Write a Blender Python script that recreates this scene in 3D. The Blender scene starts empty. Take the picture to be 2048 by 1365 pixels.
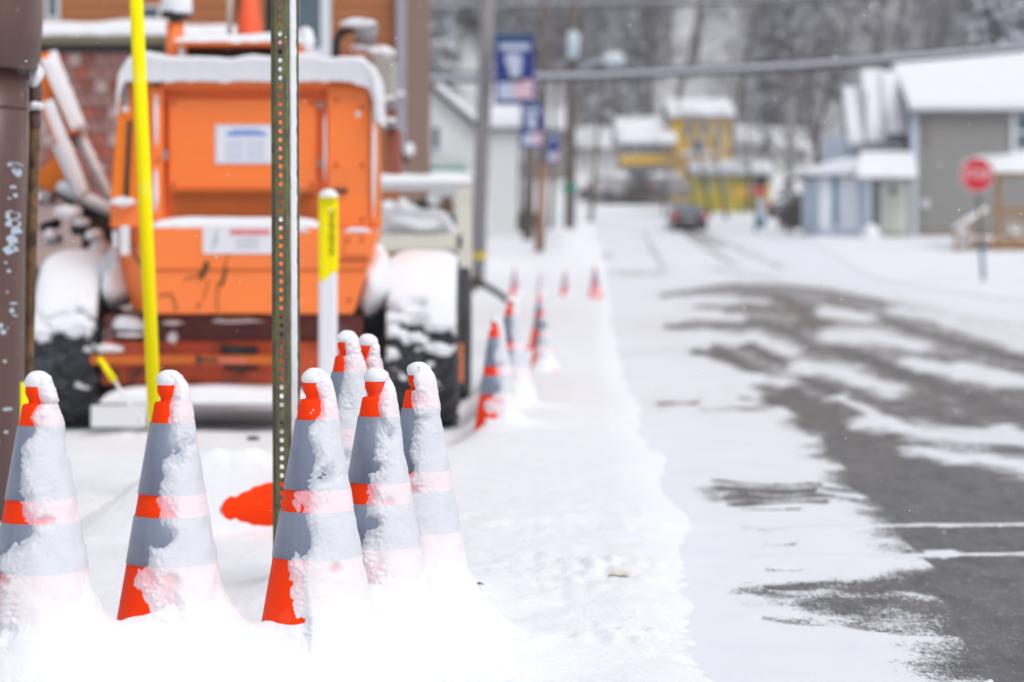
import bpy, math, random
import numpy as np
from mathutils import Vector, Matrix, noise as mn

# ------------------------------------------------------------------ camera, world, sun, exposure
SC = bpy.context.scene
COL = SC.collection
F = 85.0 / 36.0 * 2048.0          # focal length in photograph pixels
HY = 478.0                        # row of the horizon in the photograph
CH = 1.0                          # camera height

cam_d = bpy.data.cameras.new('camera')
cam = bpy.data.objects.new('camera', cam_d)
COL.objects.link(cam)
cam.location = (0, 0, CH)
cam.rotation_euler = (math.radians(90), 0, 0)
cam_d.lens = 85; cam_d.sensor_width = 36
cam_d.shift_y = -(682.5 - HY) / 2048.0
cam_d.clip_start = 0.1; cam_d.clip_end = 3000
cam_d.dof.use_dof = True
cam_d.dof.focus_distance = 5.75
cam_d.dof.aperture_fstop = 2.9
cam_d.dof.aperture_blades = 0
SC.camera = cam

SUN_EL, SUN_AZ = 57.0, 138.0      # degrees; azimuth clockwise from +Y (behind, to the right)
world = bpy.data.worlds.new('World'); SC.world = world; world.use_nodes = True
wt = world.node_tree; wt.nodes.clear()
wo = wt.nodes.new('ShaderNodeOutputWorld'); wb = wt.nodes.new('ShaderNodeBackground')
sky = wt.nodes.new('ShaderNodeTexSky'); sky.sky_type = 'NISHITA'; sky.sun_disc = False
sky.sun_elevation = math.radians(SUN_EL); sky.sun_rotation = math.radians(SUN_AZ)
sky.air_density = 1.0; sky.dust_density = 4.0; sky.ozone_density = 1.0
hs = wt.nodes.new('ShaderNodeHueSaturation'); hs.inputs['Saturation'].default_value = 0.36
wt.links.new(sky.outputs[0], hs.inputs['Color']); wt.links.new(hs.outputs[0], wb.inputs['Color'])
wt.links.new(wb.outputs[0], wo.inputs[0]); wb.inputs['Strength'].default_value = 0.15

sun_d = bpy.data.lights.new('sun', 'SUN'); sun_d.energy = 1.6; sun_d.angle = math.radians(30)
sun_d.color = (1.0, 0.985, 0.97)
sun = bpy.data.objects.new('sun', sun_d); COL.objects.link(sun)
_d = Vector((math.sin(math.radians(SUN_AZ)) * math.cos(math.radians(SUN_EL)),
             math.cos(math.radians(SUN_AZ)) * math.cos(math.radians(SUN_EL)), math.sin(math.radians(SUN_EL))))
sun.rotation_euler = _d.to_track_quat('Z', 'Y').to_euler()
sun.location = (10, -10, 30)

SC.view_settings.view_transform = 'Standard'; SC.view_settings.look = 'None'
SC.view_settings.gamma = 1; SC.view_settings.exposure = -0.23
SC.view_settings.use_curve_mapping = False
SC.render.engine = 'CYCLES'
SC.cycles.use_denoising = True
SC.cycles.max_bounces = 5; SC.cycles.diffuse_bounces = 3; SC.cycles.glossy_bounces = 2
SC.cycles.volume_bounces = 1; SC.cycles.caustics_reflective = False; SC.cycles.caustics_refractive = False

RND = random.Random(7)

def P(px, py, Y):
    """a point of the place from where it shows in the photograph and its distance"""
    return Vector(((px - 1024.0) / F * Y, Y, CH - (py - HY) / F * Y))

def nz(x, y, z=0.0): return mn.noise(Vector((x, y, z)))
def fbm(x, y, z=0.0, o=3):
    s = 0; a = 1; f = 1
    for i in range(o):
        s += a * mn.noise(Vector((x * f, y * f, z * f + 7.3 * i))); a *= .5; f *= 2.03
    return s
def sstep(a, b, x):
    t = min(1, max(0, (x - a) / (b - a))); return t * t * (3 - 2 * t)

# ------------------------------------------------------------------ materials
def srgb(r, g, b):
    def c(v):
        v /= 255.0
        return v / 12.92 if v <= .04045 else ((v + .055) / 1.055) ** 2.4
    return (c(r), c(g), c(b))

class NT:
    def __init__(s, name):
        s.m = bpy.data.materials.new(name); s.m.use_nodes = True
        s.t = s.m.node_tree; s.b = s.t.nodes['Principled BSDF']
        s.tc = None
    def n(s, typ, **kw):
        q = s.t.nodes.new(typ)
        for k, v in kw.items():
            if hasattr(q, k) and not isinstance(v, tuple): setattr(q, k, v)
        return q
    def l(s, a, b): s.t.links.new(a, b)
    def coord(s, kind='Object', scale=None):
        if s.tc is None: s.tc = s.n('ShaderNodeTexCoord')
        o = s.tc.outputs[kind]
        if scale:
            mp = s.n('ShaderNodeMapping'); mp.inputs['Scale'].default_value = scale
            s.l(o, mp.inputs['Vector']); o = mp.outputs[0]
        return o
    def noise(s, scale, detail=4, rough=.55, vec=None):
        q = s.n('ShaderNodeTexNoise'); q.inputs['Scale'].default_value = scale
        q.inputs['Detail'].default_value = detail; q.inputs['Roughness'].default_value = rough
        s.l(vec if vec is not None else s.coord(), q.inputs['Vector']); return q.outputs['Fac']
    def ramp(s, fac, p0, p1, c0=(0, 0, 0), c1=(1, 1, 1)):
        r = s.n('ShaderNodeValToRGB'); e = r.color_ramp.elements
        e[0].position = p0; e[1].position = p1; e[0].color = (*c0, 1); e[1].color = (*c1, 1)
        s.l(fac, r.inputs[0]); return r.outputs[0]
    def mix(s, fac, a, b):
        q = s.n('ShaderNodeMix'); q.data_type = 'RGBA'
        ins = [i for i in q.inputs if i.type == 'RGBA']
        for i, v in zip(ins, (a, b)):
            if isinstance(v, tuple): i.default_value = (*v, 1)
            else: s.l(v, i)
        if isinstance(fac, (int, float)): q.inputs[0].default_value = fac
        else: s.l(fac, q.inputs[0])
        return [o for o in q.outputs if o.type == 'RGBA'][0]
    def math(s, op, a, b=None, clamp=False):
        q = s.n('ShaderNodeMath'); q.operation = op; q.use_clamp = clamp
        for i, v in enumerate((a, b)):
            if v is None: continue
            if isinstance(v, (int, float)): q.inputs[i].default_value = v
            else: s.l(v, q.inputs[i])
        return q.outputs[0]
    def bump(s, h, dist=.01, strength=.6):
        q = s.n('ShaderNodeBump'); q.inputs['Distance'].default_value = dist; q.inputs['Strength'].default_value = strength
        s.l(h, q.inputs['Height']); s.l(q.outputs[0], s.b.inputs['Normal'])
    def fin(s, col=None, rough=.5, metal=0, spec=.5):
        if isinstance(col, tuple): s.b.inputs['Base Color'].default_value = (*col, 1)
        elif col is not None: s.l(col, s.b.inputs['Base Color'])
        if isinstance(rough, (int, float)): s.b.inputs['Roughness'].default_value = rough
        else: s.l(rough, s.b.inputs['Roughness'])
        s.b.inputs['Metallic'].default_value = metal
        s.b.inputs['Specular IOR Level'].default_value = spec
        return s.m

def simple(name, col, rough=.55, var=.12, scale=6, metal=0, spec=.4, dirt=None, dirt_amt=(.55, .8), bump=0, dscale=3):
    t = NT(name)
    n = t.noise(scale, 5)
    c = t.mix(n, tuple(max(0, v * (1 - var)) for v in col), tuple(min(1, v * (1 + var)) for v in col))
    if dirt:
        d = t.ramp(t.noise(dscale, 7, .65), dirt_amt[0], dirt_amt[1]); c = t.mix(d, c, dirt)
    if bump: t.bump(n, bump)
    return t.fin(c, rough, metal, spec)

SNOWC = (.84, .86, .90)
def make_snow(name, sc=9, bd=.012, st=.5):
    t = NT(name)
    n1 = t.noise(sc, 6, .6); n2 = t.noise(sc * 9, 3, .6)
    c = t.mix(n1, (.80, .82, .87), (.88, .89, .92))
    t.bump(t.math('ADD', n1, t.math('MULTIPLY', n2, .25)), bd, st)
    return t.fin(c, .75, 0, .25)
M = {}
M['snow'] = make_snow('snow')
M['snow_far'] = make_snow('snow_far', 1.5, .05, .4)

def mat_ground():
    t = NT('snow_ground'); co = t.coord()
    n1 = t.noise(5, 6, .6); n2 = t.noise(38, 5, .65); n3 = t.noise(1.1, 3)
    c = t.mix(n3, (.82, .84, .89), (.88, .89, .92))
    sp = t.ramp(t.noise(60, 2, .5), .76, .84)                       # bits of grit in the snow
    c = t.mix(t.math('MULTIPLY', sp, .35), c, (.30, .27, .22))
    t.bump(t.math('ADD', n1, t.math('MULTIPLY', n2, .30)), .035, .7)
    return t.fin(c, .75, 0, .25)
M['ground'] = mat_ground()

def mat_road():
    t = NT('snowy_asphalt')
    a = t.n('ShaderNodeAttribute'); a.attribute_name = 'bare'
    ln = t.n('ShaderNodeAttribute'); ln.attribute_name = 'brown'
    st = t.noise(1.0, 9, .68, t.coord('Object', (6.0, 3.6, 1)))      # streaks lying across the road
    fi = t.noise(1.0, 8, .8, t.coord('Object', (70.0, 24.0, 1)))
    k = t.math('ADD', a.outputs['Fac'], t.math('MULTIPLY', t.math('SUBTRACT', st, .5), 1.25))
    k = t.math('ADD', k, t.math('MULTIPLY', t.math('SUBTRACT', fi, .5), 1.5))
    k = t.ramp(k, .36, .62)
    asp = t.mix(t.noise(220, 3, .7), (.070, .073, .084), (.175, .178, .194))
    asp = t.mix(t.ramp(t.noise(2.2, 5, .6), .42, .75), asp, (.16, .155, .145))
    asp = t.mix(ln.outputs['Fac'], asp, (.22, .17, .12))
    asp = t.mix(t.math('MULTIPLY', t.ramp(t.noise(1.0, 6, .65, t.coord('Object', (9.0, 3.2, 1))), .45, .68), .75), asp, (.065, .066, .072))
    fy = t.ramp(t.noise(1.0, 7, .75, t.coord('Object', (34.0, 13.0, 1))), .53, .66)
    asp = t.mix(t.math('MULTIPLY', fy, .34), asp, (.42, .42, .43))
    fz = t.ramp(t.noise(1.0, 9, .85, t.coord('Object', (170.0, 60.0, 1))),   .54, .66)
    asp = t.mix(t.math('MULTIPLY', fz, .55), asp, (.62, .62, .64))
    sn = t.mix(t.noise(3, 5), (.74, .77, .83), (.84, .86, .90))
    sn = t.mix(t.math('MULTIPLY', ln.outputs['Fac'], .55), sn, (.50, .44, .37))
    c = t.mix(k, sn, asp)
    h = t.math('ADD', t.math('MULTIPLY', k, -.8), t.math('MULTIPLY', fi, .3))
    t.bump(h, .012, .5)
    r = t.math('SUBTRACT', .8, t.math('MULTIPLY', k, .12))
    return t.fin(c, r, 0, .3)
M['road'] = mat_road()

def mat_conesnow():
    """packed snow on a cone: thin snow takes on the colour of the cone or of the collar under it"""
    t = NT('cone_snow')
    a = t.n('ShaderNodeAttribute'); a.attribute_name = 'depth'
    sx = t.n('ShaderNodeSeparateXYZ'); t.l(t.coord(), sx.inputs[0]); z = sx.outputs['Z']
    def band(lo, hi): return t.math('MULTIPLY', t.math('GREATER_THAN', z, lo), t.math('LESS_THAN', z, hi))
    g = t.math('ADD', band(.447, .600), band(.297, .399), True)
    under = t.mix(g, (.95, .06, .10), (.20, .25, .34))
    n1 = t.noise(30, 6, .6)
    dd = t.math('ADD', a.outputs['Fac'], t.math('MULTIPLY', t.math('SUBTRACT', n1, .5), .0115))
    thin = t.ramp(t.math('MULTIPLY', dd, 100.0), -.05, 1.0, (1, 1, 1), (0, 0, 0))
    f = t.math('MAXIMUM', t.math('MULTIPLY', thin, .6), t.math('ADD', .13, t.math('MULTIPLY', g, .11)))
    fade = t.math('MULTIPLY', t.math('SUBTRACT', z, .17), 7.0, True)   # deep drift at the foot
    f = t.math('MULTIPLY', f, fade)
    f = t.math('MULTIPLY', f, t.math('SUBTRACT', 1, t.math('MULTIPLY', t.math('MULTIPLY', t.math('SUBTRACT', z, .625), 18.0, True), .65)))
    c = t.mix(f, t.mix(n1, (.81, .83, .87), (.88, .89, .92)), under)
    t.bump(t.math('ADD', n1, t.math('MULTIPLY', t.noise(110, 3, .6), .2)), .005, .7)
    return t.fin(c, .75, 0, .2)
M['conesnow'] = mat_conesnow()

def mat_cone():
    t = NT('cone_plastic')
    c = t.mix(t.noise(14, 4), (.93, .036, .0), (.98, .055, .0))
    return t.fin(c, .6, 0, .12)
M['cone'] = mat_cone()
def mat_collar():
    t = NT('reflective_collar')
    v = t.noise(1.0, 3, .5, t.coord('Object', (60, 60, 3)))
    c = t.mix(v, (.18, .215, .30), (.255, .29, .375))
    return t.fin(c, .38, .15, .5)
M['collar'] = mat_collar()

def mat_post():
    t = NT('green_paint_worn')
    n = t.noise(1.0, 7, .62, t.coord('Object', (40, 40, 9)))
    c = t.mix(t.ramp(n, .35, .6), (.20, .25, .065), (.145, .15, .06))
    w = t.ramp(t.noise(1.0, 8, .7, t.coord('Object', (90, 90, 22))), .44, .55)
    c = t.mix(w, c, (.12, .105, .09))
    r = t.ramp(t.noise(26, 6, .7), .60, .70); c = t.mix(r, c, (.17, .07, .035))
    t.bump(n, .002, .5)
    return t.fin(c, .6, .1, .4)
M['post'] = mat_post()

def mat_machine(name, col, wear=(.66, .72), sat=1):
    t = NT(name)
    n = t.noise(1.6, 4)
    c = t.mix(n, col, tuple(min(1, v * m_) for v, m_ in zip(col, (1.04, 1.35, 1.9))))
    fade = t.ramp(t.noise(1.0, 4, .6, t.coord('Object', (.6, .6, 3.5))), .5, .62)
    c = t.mix(t.math('MULTIPLY', fade, .35), c, (.84, .21, .065))
    sc = t.ramp(t.noise(1.0, 8, .75, t.coord('Object', (9, 9, 3))), *wear)
    c = t.mix(sc, c, (.14, .07, .025))
    t.bump(t.noise(20, 4), .002, .3)
    return t.fin(c, .42, 0, .4)
M['orange'] = mat_machine('machine_orange', (.99, .19, .028), (.68, .75))
M['orange_low'] = mat_machine('machine_orange_scratched', (.99, .20, .035), (.64, .69))
M['orange_flat'] = simple('machine_orange_side', (.93, .215, .004), .45, .08, 2)
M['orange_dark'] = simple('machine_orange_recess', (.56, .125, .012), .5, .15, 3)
M['rust'] = simple('chassis_rust_red', (.52, .075, .02), .6, .35, 4, dirt=(.10, .035, .02), dirt_amt=(.5, .66), dscale=5)
M['maroon'] = simple('maroon_steel', (.060, .010, .010), .7, .3, 4)
M['black'] = simple('black_rubber', (.018, .019, .022), .7, .4, 12, dirt=(.08, .08, .085), dirt_amt=(.5, .8), dscale=9)
M['tyre'] = simple('tyre_rubber', (.035, .038, .045), .75, .4, 10, dirt=(.16, .17, .19), dirt_amt=(.52, .85), dscale=11, bump=.004)
M['dark'] = simple('dark_steel', (.035, .033, .033), .6, .3, 6)
M['grey'] = simple('grey_steel', (.30, .30, .32), .5, .15, 5)
M['greybox'] = simple('grey_filter_housing', (.42, .41, .38), .6, .1, 4)
M['white'] = simple('white_paint', (.76, .77, .79), .5, .05, 4, dirt=(.45, .42, .36), dirt_amt=(.6, .85))
M['offwhite'] = simple('cream_painted_steel', (.68, .67, .58), .5, .08, 4, dirt=(.36, .28, .18), dirt_amt=(.6, .8))
M['decal_white'] = simple('decal_white', (.78, .79, .84), .4, .04, 6)
M['decal_blue'] = simple('decal_blue', (.10, .24, .68), .4, .25, 60)
M['decal_pale'] = simple('decal_pale_blue', (.52, .57, .74), .4, .15, 80)
M['decal_red'] = simple('decal_red', (.78, .20, .22), .4, .2, 60)
M['decal_grey'] = simple('decal_grey', (.50, .52, .55), .4, .2, 60)
M['yellow'] = simple('yellow_plastic', (.98, .84, .0), .7, .03, 3, spec=.15)
M['marker_white'] = simple('white_marker_plastic', (.80, .81, .86), .45, .03, 3)
M['print_black'] = simple('black_print', (.02, .02, .01), .5, .2, 30)
def mat_pipe():
    t = NT('brown_painted_pipe')
    c = t.mix(t.noise(1.0, 6, .6, t.coord('Object', (30, 30, 1.2))), (.095, .048, .042), (.145, .078, .066))
    ch = t.ramp(t.noise(26, 5, .6), .70, .72); c = t.mix(ch, c, (.62, .66, .72))
    t.bump(t.noise(9, 5), .003, .4)
    return t.fin(c, .38, 0, .5)
M['pipe'] = mat_pipe()
M['chip'] = simple('pale_blue_undercoat', (.46, .56, .64), .6, .08, 30)
M['wood_old'] = simple('weathered_wood', (.20, .11, .05), .8, .45, 25, dirt=(.045, .03, .02), dirt_amt=(.42, .6), dscale=14, bump=.004)
M['pole_wood'] = simple('grey_pole_wood', (.27, .26, .27), .85, .15, 9)
M['pole_brown'] = simple('brown_pole_wood', (.13, .10, .085), .85, .3, 9)
M['blockR'] = [simple('red_brown_block_%s' % n_, c_, .7, .25, 14, dirt=(.34, .27, .26), dirt_amt=(.5, .8), dscale=16)
               for n_, c_ in (('warm', (.36, .09, .055)), ('mauve', (.30, .15, .13)), ('deep', (.24, .07, .05)), ('pale', (.44, .32, .30)))]
M['mortar'] = simple('mortar', (.42, .31, .29), .9, .1, 20)
M['siding'] = simple('orange_brown_siding', (.40, .145, .055), .6, .10, 2)
M['siding_tan'] = simple('tan_siding', (.29, .195, .155), .65, .08, 2)
M['trim_lilac'] = simple('grey_lilac_downspout', (.36, .34, .40), .5, .08, 5)
M['dirtysnow'] = simple('dirty_yellow_snow', (.76, .72, .62), .8, .25, 30)
M['beam'] = simple('old_concrete_beam', (.33, .29, .19), .8, .2, 6)
M['glass'] = simple('dark_window_glass', (.10, .14, .18), .12, .3, 1.5, spec=.8)
M['frame_white'] = simple('white_window_frame', (.72, .77, .82), .5, .04, 4)
M['house_white'] = simple('white_house_wall', (.70, .71, .71), .7, .05, 2)
M['house_grey'] = simple('grey_beige_siding', (.285, .28, .265), .7, .06, 2)
M['house_blue'] = simple('pale_blue_wall', (.52, .60, .71), .7, .06, 2)
M['house_cream'] = simple('cream_door', (.62, .62, .55), .6, .05, 2)
M['house_yellow'] = simple('yellow_house_paint', (.78, .46, .0), .7, .15, 1.2)
M['house_taupe'] = simple('taupe_wall', (.26, .22, .19), .8, .15, 1.2)
M['roof_dark'] = simple('dark_roof_edge', (.14, .14, .15), .8, .2, 3)
M['deck'] = simple('brown_deck_timber', (.34, .19, .085), .7, .2, 6)
M['green_trim'] = simple('green_awning', (.03, .26, .20), .6, .15, 4)
M['banner_blue'] = simple('banner_blue', (.010, .032, .21), .6, .2, 3)
M['banner_dark'] = simple('banner_navy', (.01, .06, .18), .6, .2, 3)
M['banner_pale'] = simple('banner_pale', (.50, .56, .72), .6, .12, 6)
M['banner_pink'] = simple('banner_pink', (.70, .50, .58), .6, .12, 6)
M['stop_red'] = simple('stop_sign_red', (.60, .004, .022), .4, .06, 5)
M['stop_white'] = simple('stop_sign_white', (.78, .78, .80), .4, .03, 5)
M['sign_post'] = simple('dull_green_post', (.07, .08, .06), .6, .2, 9)
M['teal'] = simple('teal_paint', (.03, .20, .28), .5, .2, 5)
M['sign_green'] = simple('street_sign_green', (.01, .22, .13), .5, .15, 5)
M['car_dark'] = simple('dark_car_paint', (.022, .026, .038), .3, .15, 3, spec=.6)
M['car_red'] = simple('red_car_paint', (.30, .02, .04), .35, .15, 3)
M['tail'] = simple('tail_lamp_red', (.75, .05, .09), .25, .1, 5)
M['bush'] = simple('brown_twigs', (.13, .11, .085), .9, .4, 7)
M['leaf'] = simple('dead_leaf', (.22, .16, .05), .8, .3, 60)
M['lamp_grey'] = simple('lamp_housing', (.55, .66, .73), .5, .1, 4)
M['orange_cone2'] = simple('orange_roof_cone', (.90, .11, .03), .5, .05, 8)
M['amber'] = simple('amber_disc', (.75, .36, .01), .5, .1, 6)
def mat_tree(name, dark, light, snow_lo, snow_hi):
    t = NT(name)
    g = t.n('ShaderNodeNewGeometry'); sx = t.n('ShaderNodeSeparateXYZ'); t.l(g.outputs['Normal'], sx.inputs[0])
    k = t.ramp(t.math('ADD', sx.outputs['Z'], t.math('MULTIPLY', t.noise(1.3, 4), .5)), snow_lo, snow_hi)
    oi = t.n('ShaderNodeObjectInfo')
    c = t.mix(t.math('ADD', t.math('MULTIPLY', t.noise(.7, 3), .6), t.math('MULTIPLY', oi.outputs['Random'], .4)), dark, light)
    c = t.mix(k, c, (.70, .72, .80))
    return t.fin(c, .9, 0, .1)
M['bark'] = mat_tree('bark_with_snow', (.065, .05, .045), (.14, .115, .105), .8, 1.0)
M['twig'] = mat_tree('twigs_with_snow', (.10, .088, .09), (.19, .17, .18), .6, .9)
M['needle'] = mat_tree('needles_with_snow', (.035, .045, .05), (.09, .11, .12), .85, 1.1)

# ------------------------------------------------------------------ mesh helpers
def root_loc(o):
    v = Vector((0, 0, 0))
    while o is not None: v += o.location; o = o.parent
    return v

def link(name, me, parent=None, loc=None):
    o = bpy.data.objects.new(name, me); COL.objects.link(o)
    if parent: o.parent = parent
    if loc is not None: o.location = loc
    return o

def tag(o, label=None, cat=None, group=None, kind=None):
    if label: o['label'] = label
    if cat: o['category'] = cat
    if group: o['group'] = group
    if kind: o['kind'] = kind
    return o

def thing(name, label, cat, loc, group=None):
    o = bpy.data.objects.new(name, None); COL.objects.link(o); o.location = loc
    o.empty_display_size = .1
    return tag(o, label, cat, group)

class MB:
    def __init__(s): s.v = []; s.f = []; s.mi = []; s.cur = 0
    def add(s, vs, fs):
        b = len(s.v); s.v += [tuple(p) for p in vs]
        for f in fs: s.f.append(tuple(b + i for i in f)); s.mi.append(s.cur)
        return s
    def box(s, x0, x1, y0, y1, z0, z1):
        return s.add([(x0, y0, z0), (x1, y0, z0), (x1, y1, z0), (x0, y1, z0), (x0, y0, z1), (x1, y0, z1), (x1, y1, z1), (x0, y1, z1)],
                     [(0, 3, 2, 1), (4, 5, 6, 7), (0, 1, 5, 4), (1, 2, 6, 5), (2, 3, 7, 6), (3, 0, 4, 7)])
    def pbox(s, px0, px1, py0, py1, Y, d):
        a = P(px0, py1, Y); b = P(px1, py0, Y)
        return s.box(a.x, b.x, Y, Y + d, a.z, b.z)
    def prism(s, poly, y0, y1, inset=0):
        """polygon given in x,z (counter-clockwise seen from the camera), extruded from y0 to y1"""
        n = len(poly)
        vs = [(x, y0, z) for x, z in poly] + [(x, y1, z) for x, z in poly]
        return s.add(vs, [tuple(range(n)), tuple(range(2 * n - 1, n - 1, -1))] + [(i, i + n, (i + 1) % n + n, (i + 1) % n) for i in range(n)])
    def pprism(s, pts, Y, d):
        q = [P(a, b, Y) for a, b in pts]
        return s.prism([(v.x, v.z) for v in q], Y, Y + d)
    def tube(s, pts, rad, n=8, cap=True):
        pts = [Vector(p) for p in pts]
        if not isinstance(rad, (list, tuple)): rad = [rad] * len(pts)
        vs = []; prev = None
        for i, p in enumerate(pts):
            t = (pts[min(i + 1, len(pts) - 1)] - pts[max(i - 1, 0)]).normalized()
            ref = Vector((0, 0, 1)) if abs(t.z) < .9 else Vector((1, 0, 0))
            if prev is None: a = t.cross(ref).normalized()
            else: a = (prev - t * prev.dot(t)).normalized()
            prev = a; b = t.cross(a)
            for k in range(n):
                w = 2 * math.pi * k / n
                vs.append(p + (a * math.cos(w) + b * math.sin(w)) * rad[i])
        fs = []
        for i in range(len(pts) - 1):
            for k in range(n):
                fs.append((i * n + k, i * n + (k + 1) % n, (i + 1) * n + (k + 1) % n, (i + 1) * n + k))
        if cap:
            fs.append(tuple(range(n - 1, -1, -1))); fs.append(tuple(range((len(pts) - 1) * n, len(pts) * n)))
        return s.add(vs, fs)
    def lathe(s, prof, n=32, c=(0, 0, 0), axis='Z'):
        """prof: list of (r, h)"""
        vs = []
        for r, h in prof:
            for k in range(n):
                w = 2 * math.pi * k / n
                if axis == 'Z': vs.append((c[0] + r * math.cos(w), c[1] + r * math.sin(w), c[2] + h))
                else: vs.append((c[0] + h, c[1] + r * math.cos(w), c[2] + r * math.sin(w)))
        fs = []
        for i in range(len(prof) - 1):
            for k in range(n):
                fs.append((i * n + k, i * n + (k + 1) % n, (i + 1) * n + (k + 1) % n, (i + 1) * n + k))
        return s.add(vs, fs)
    def mesh(s, name, mats, org=Vector((0, 0, 0)), smooth=False):
        me = bpy.data.meshes.new(name)
        me.from_pydata([(x - org[0], y - org[1], z - org[2]) for x, y, z in s.v], [], s.f)
        for m in (mats if isinstance(mats, (list, tuple)) else [mats]): me.materials.append(m)
        if any(s.mi): me.polygons.foreach_set('material_index', s.mi)
        if smooth: me.polygons.foreach_set('use_smooth', [True] * len(me.polygons))
        me.update(); return me
    def build(s, name, mats, parent=None, loc=None, smooth=False, bevel=0):
        org = root_loc(parent) if parent else Vector(loc if loc is not None else (0, 0, 0))
        o = link(name, s.mesh(name, mats, org, smooth), parent, None if parent else org)
        if bevel:
            b = o.modifiers.new('bevel', 'BEVEL'); b.width = bevel; b.segments = 2; b.limit_method = 'ANGLE'; b.angle_limit = math.radians(40)
        return o

def np_mesh(name, V, nu, nv, mat, keep=None, attrs=None, smooth=True):
    """grid mesh from an array (nu*nv, 3), u fastest"""
    i = np.arange(nu * nv).reshape(nv, nu)
    q = np.stack([i[:-1, :-1], i[:-1, 1:], i[1:, 1:], i[1:, :-1]], -1).reshape(-1, 4)
    if keep is not None:
        q = q[keep[q].any(1)]
        used = np.unique(q); remap = -np.ones(nu * nv, int); remap[used] = np.arange(len(used))
        V = V[used]; q = remap[q]
        if attrs: attrs = {k: a[used] for k, a in attrs.items()}
    me = bpy.data.meshes.new(name)
    me.vertices.add(len(V)); me.vertices.foreach_set('co', V.astype(np.float32).ravel())
    me.loops.add(len(q) * 4); me.loops.foreach_set('vertex_index', q.astype(np.int32).ravel())
    me.polygons.add(len(q)); me.polygons.foreach_set('loop_start', np.arange(len(q), dtype=np.int32) * 4)
    me.update(calc_edges=True)
    if smooth: me.polygons.foreach_set('use_smooth', np.ones(len(q), bool))
    for k, a in (attrs or {}).items():
        at = me.attributes.new(k, 'FLOAT', 'POINT'); at.data.foreach_set('value', a.astype(np.float32))
    me.materials.append(mat); me.validate(); return me

def snow_slab(name, parent, x0, x1, y0, y1, zf, t, seed=0, droop=.03, over=.02, res=.03, mat=None, label=None, power=6, nmax=90):
    """pillow of snow lying on a surface; zf is its height or a function of (x, y)"""
    z_at = zf if callable(zf) else (lambda x, y: zf)
    nx = max(6, min(nmax, int((x1 - x0) / res))); ny = max(6, min(nmax, int((y1 - y0) / res)))
    org = root_loc(parent) if parent else Vector((0, 0, 0))
    V = []
    fq = .35 / max(t, .01)
    for j in range(ny + 1):
        v = j / ny * 2 - 1; v = math.copysign(1 - (1 - abs(v)) ** 1.7, v)
        for i in range(nx + 1):
            u = i / nx * 2 - 1; u = math.copysign(1 - (1 - abs(u)) ** 1.7, u)
            x = (x0 + x1) / 2 + u * ((x1 - x0) / 2 + over); y = (y0 + y1) / 2 + v * ((y1 - y0) / 2 + over)
            e = (1 - abs(u) ** power) * (1 - abs(v) ** power)
            h = t * e ** .5 * (1 + .35 * fbm(x * fq * .5, y * fq * .5, seed, 2))
            if e < 1e-4: h = -droop * (.6 + 1.3 * abs(fbm(x * fq * 1.6, y * fq * 1.6, seed + 9, 3)))
            V.append((x - org.x, y - org.y, z_at(x, y) + h - org.z))
    me = np_mesh(name, np.array(V), nx + 1, ny + 1, mat or M['snow'])
    o = link(name, me, parent)
    if label: o['label'] = label
    return o

# ------------------------------------------------------------------ terrain
PROF = [(-80, 0), (45, 0), (58, .05), (75, .6), (90, 1.12), (134, 1.42), (150, 2.7), (165, 4.0), (185, 8.5), (240, 32), (300, 58), (420, 100), (900, 190)]
PX = np.array([p[0] for p in PROF], float); PZ = np.array([p[1] for p in PROF], float)
_ys = np.linspace(-80, 900, 9801); _zs = np.interp(_ys, PX, PZ)
_k = np.ones(61) / 61; _zs = np.convolve(np.pad(_zs, 30, 'edge'), _k, 'valid')
def base_z(Y): return float(np.interp(Y, _ys, _zs))

# near cones: photograph column of the axis, pixels per metre, row of the tip, wind angle, edge, noise seed
CONES = [
    dict(px=76, ppm=951, top=742, tw=62, c0=.12, seed=1),
    dict(px=339, ppm=919, top=740, tw=94, c0=.06, seed=2),
    dict(px=629, ppm=899, top=736, tw=88, c0=.04, seed=3),
    dict(px=752, ppm=853, top=735, tw=98, c0=.02, seed=4),
    dict(px=837, ppm=807, top=724, tw=58, c0=.22, seed=5),
    dict(px=694, ppm=722, top=661, tw=44, c0=.46, seed=6),
    dict(px=735, ppm=702, top=668, tw=46, c0=.52, seed=7),
]
MID = [
    dict(px=996, Y=12.9, top=632, tw=80, c0=.12, seed=11, s=1.0, lean=-.02),
    dict(px=1023, Y=14.2, top=592, tw=82, c0=.05, seed=12, s=1.0, lean=.0),
    dict(px=1085, Y=18.1, top=614, tw=40, c0=.36, seed=14, s=.70, lean=.0),
    dict(px=1080, Y=21.5, top=586, tw=60, c0=.3, seed=13, s=.72, lean=.0),
    dict(px=1030, Y=42, top=537, tw=75, c0=.65, seed=15, s=.76, lean=.0),
    dict(px=1083, Y=43, top=541, tw=30, c0=.3, seed=16, s=.76, lean=.0),
    dict(px=1131, Y=42, top=540, tw=65, c0=.7, seed=17, s=.75, lean=.0),
    dict(px=1190, Y=41, top=533, tw=10, c0=1.25, seed=18, s=.76, lean=.0),
]
for c in CONES:
    c['Y'] = F / c['ppm']; c['s'] = 1.0; c['lean'] = 0
    c['x'] = (c['px'] - 1024) / c['ppm']; c['zb'] = CH - (c['top'] - HY) / c['ppm'] - .714
for c in MID:
    k = F / c['Y']; c['x'] = (c['px'] - 1024) / k; c['zb'] = CH - (c['top'] - HY) / k - .714 * c['s']

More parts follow.
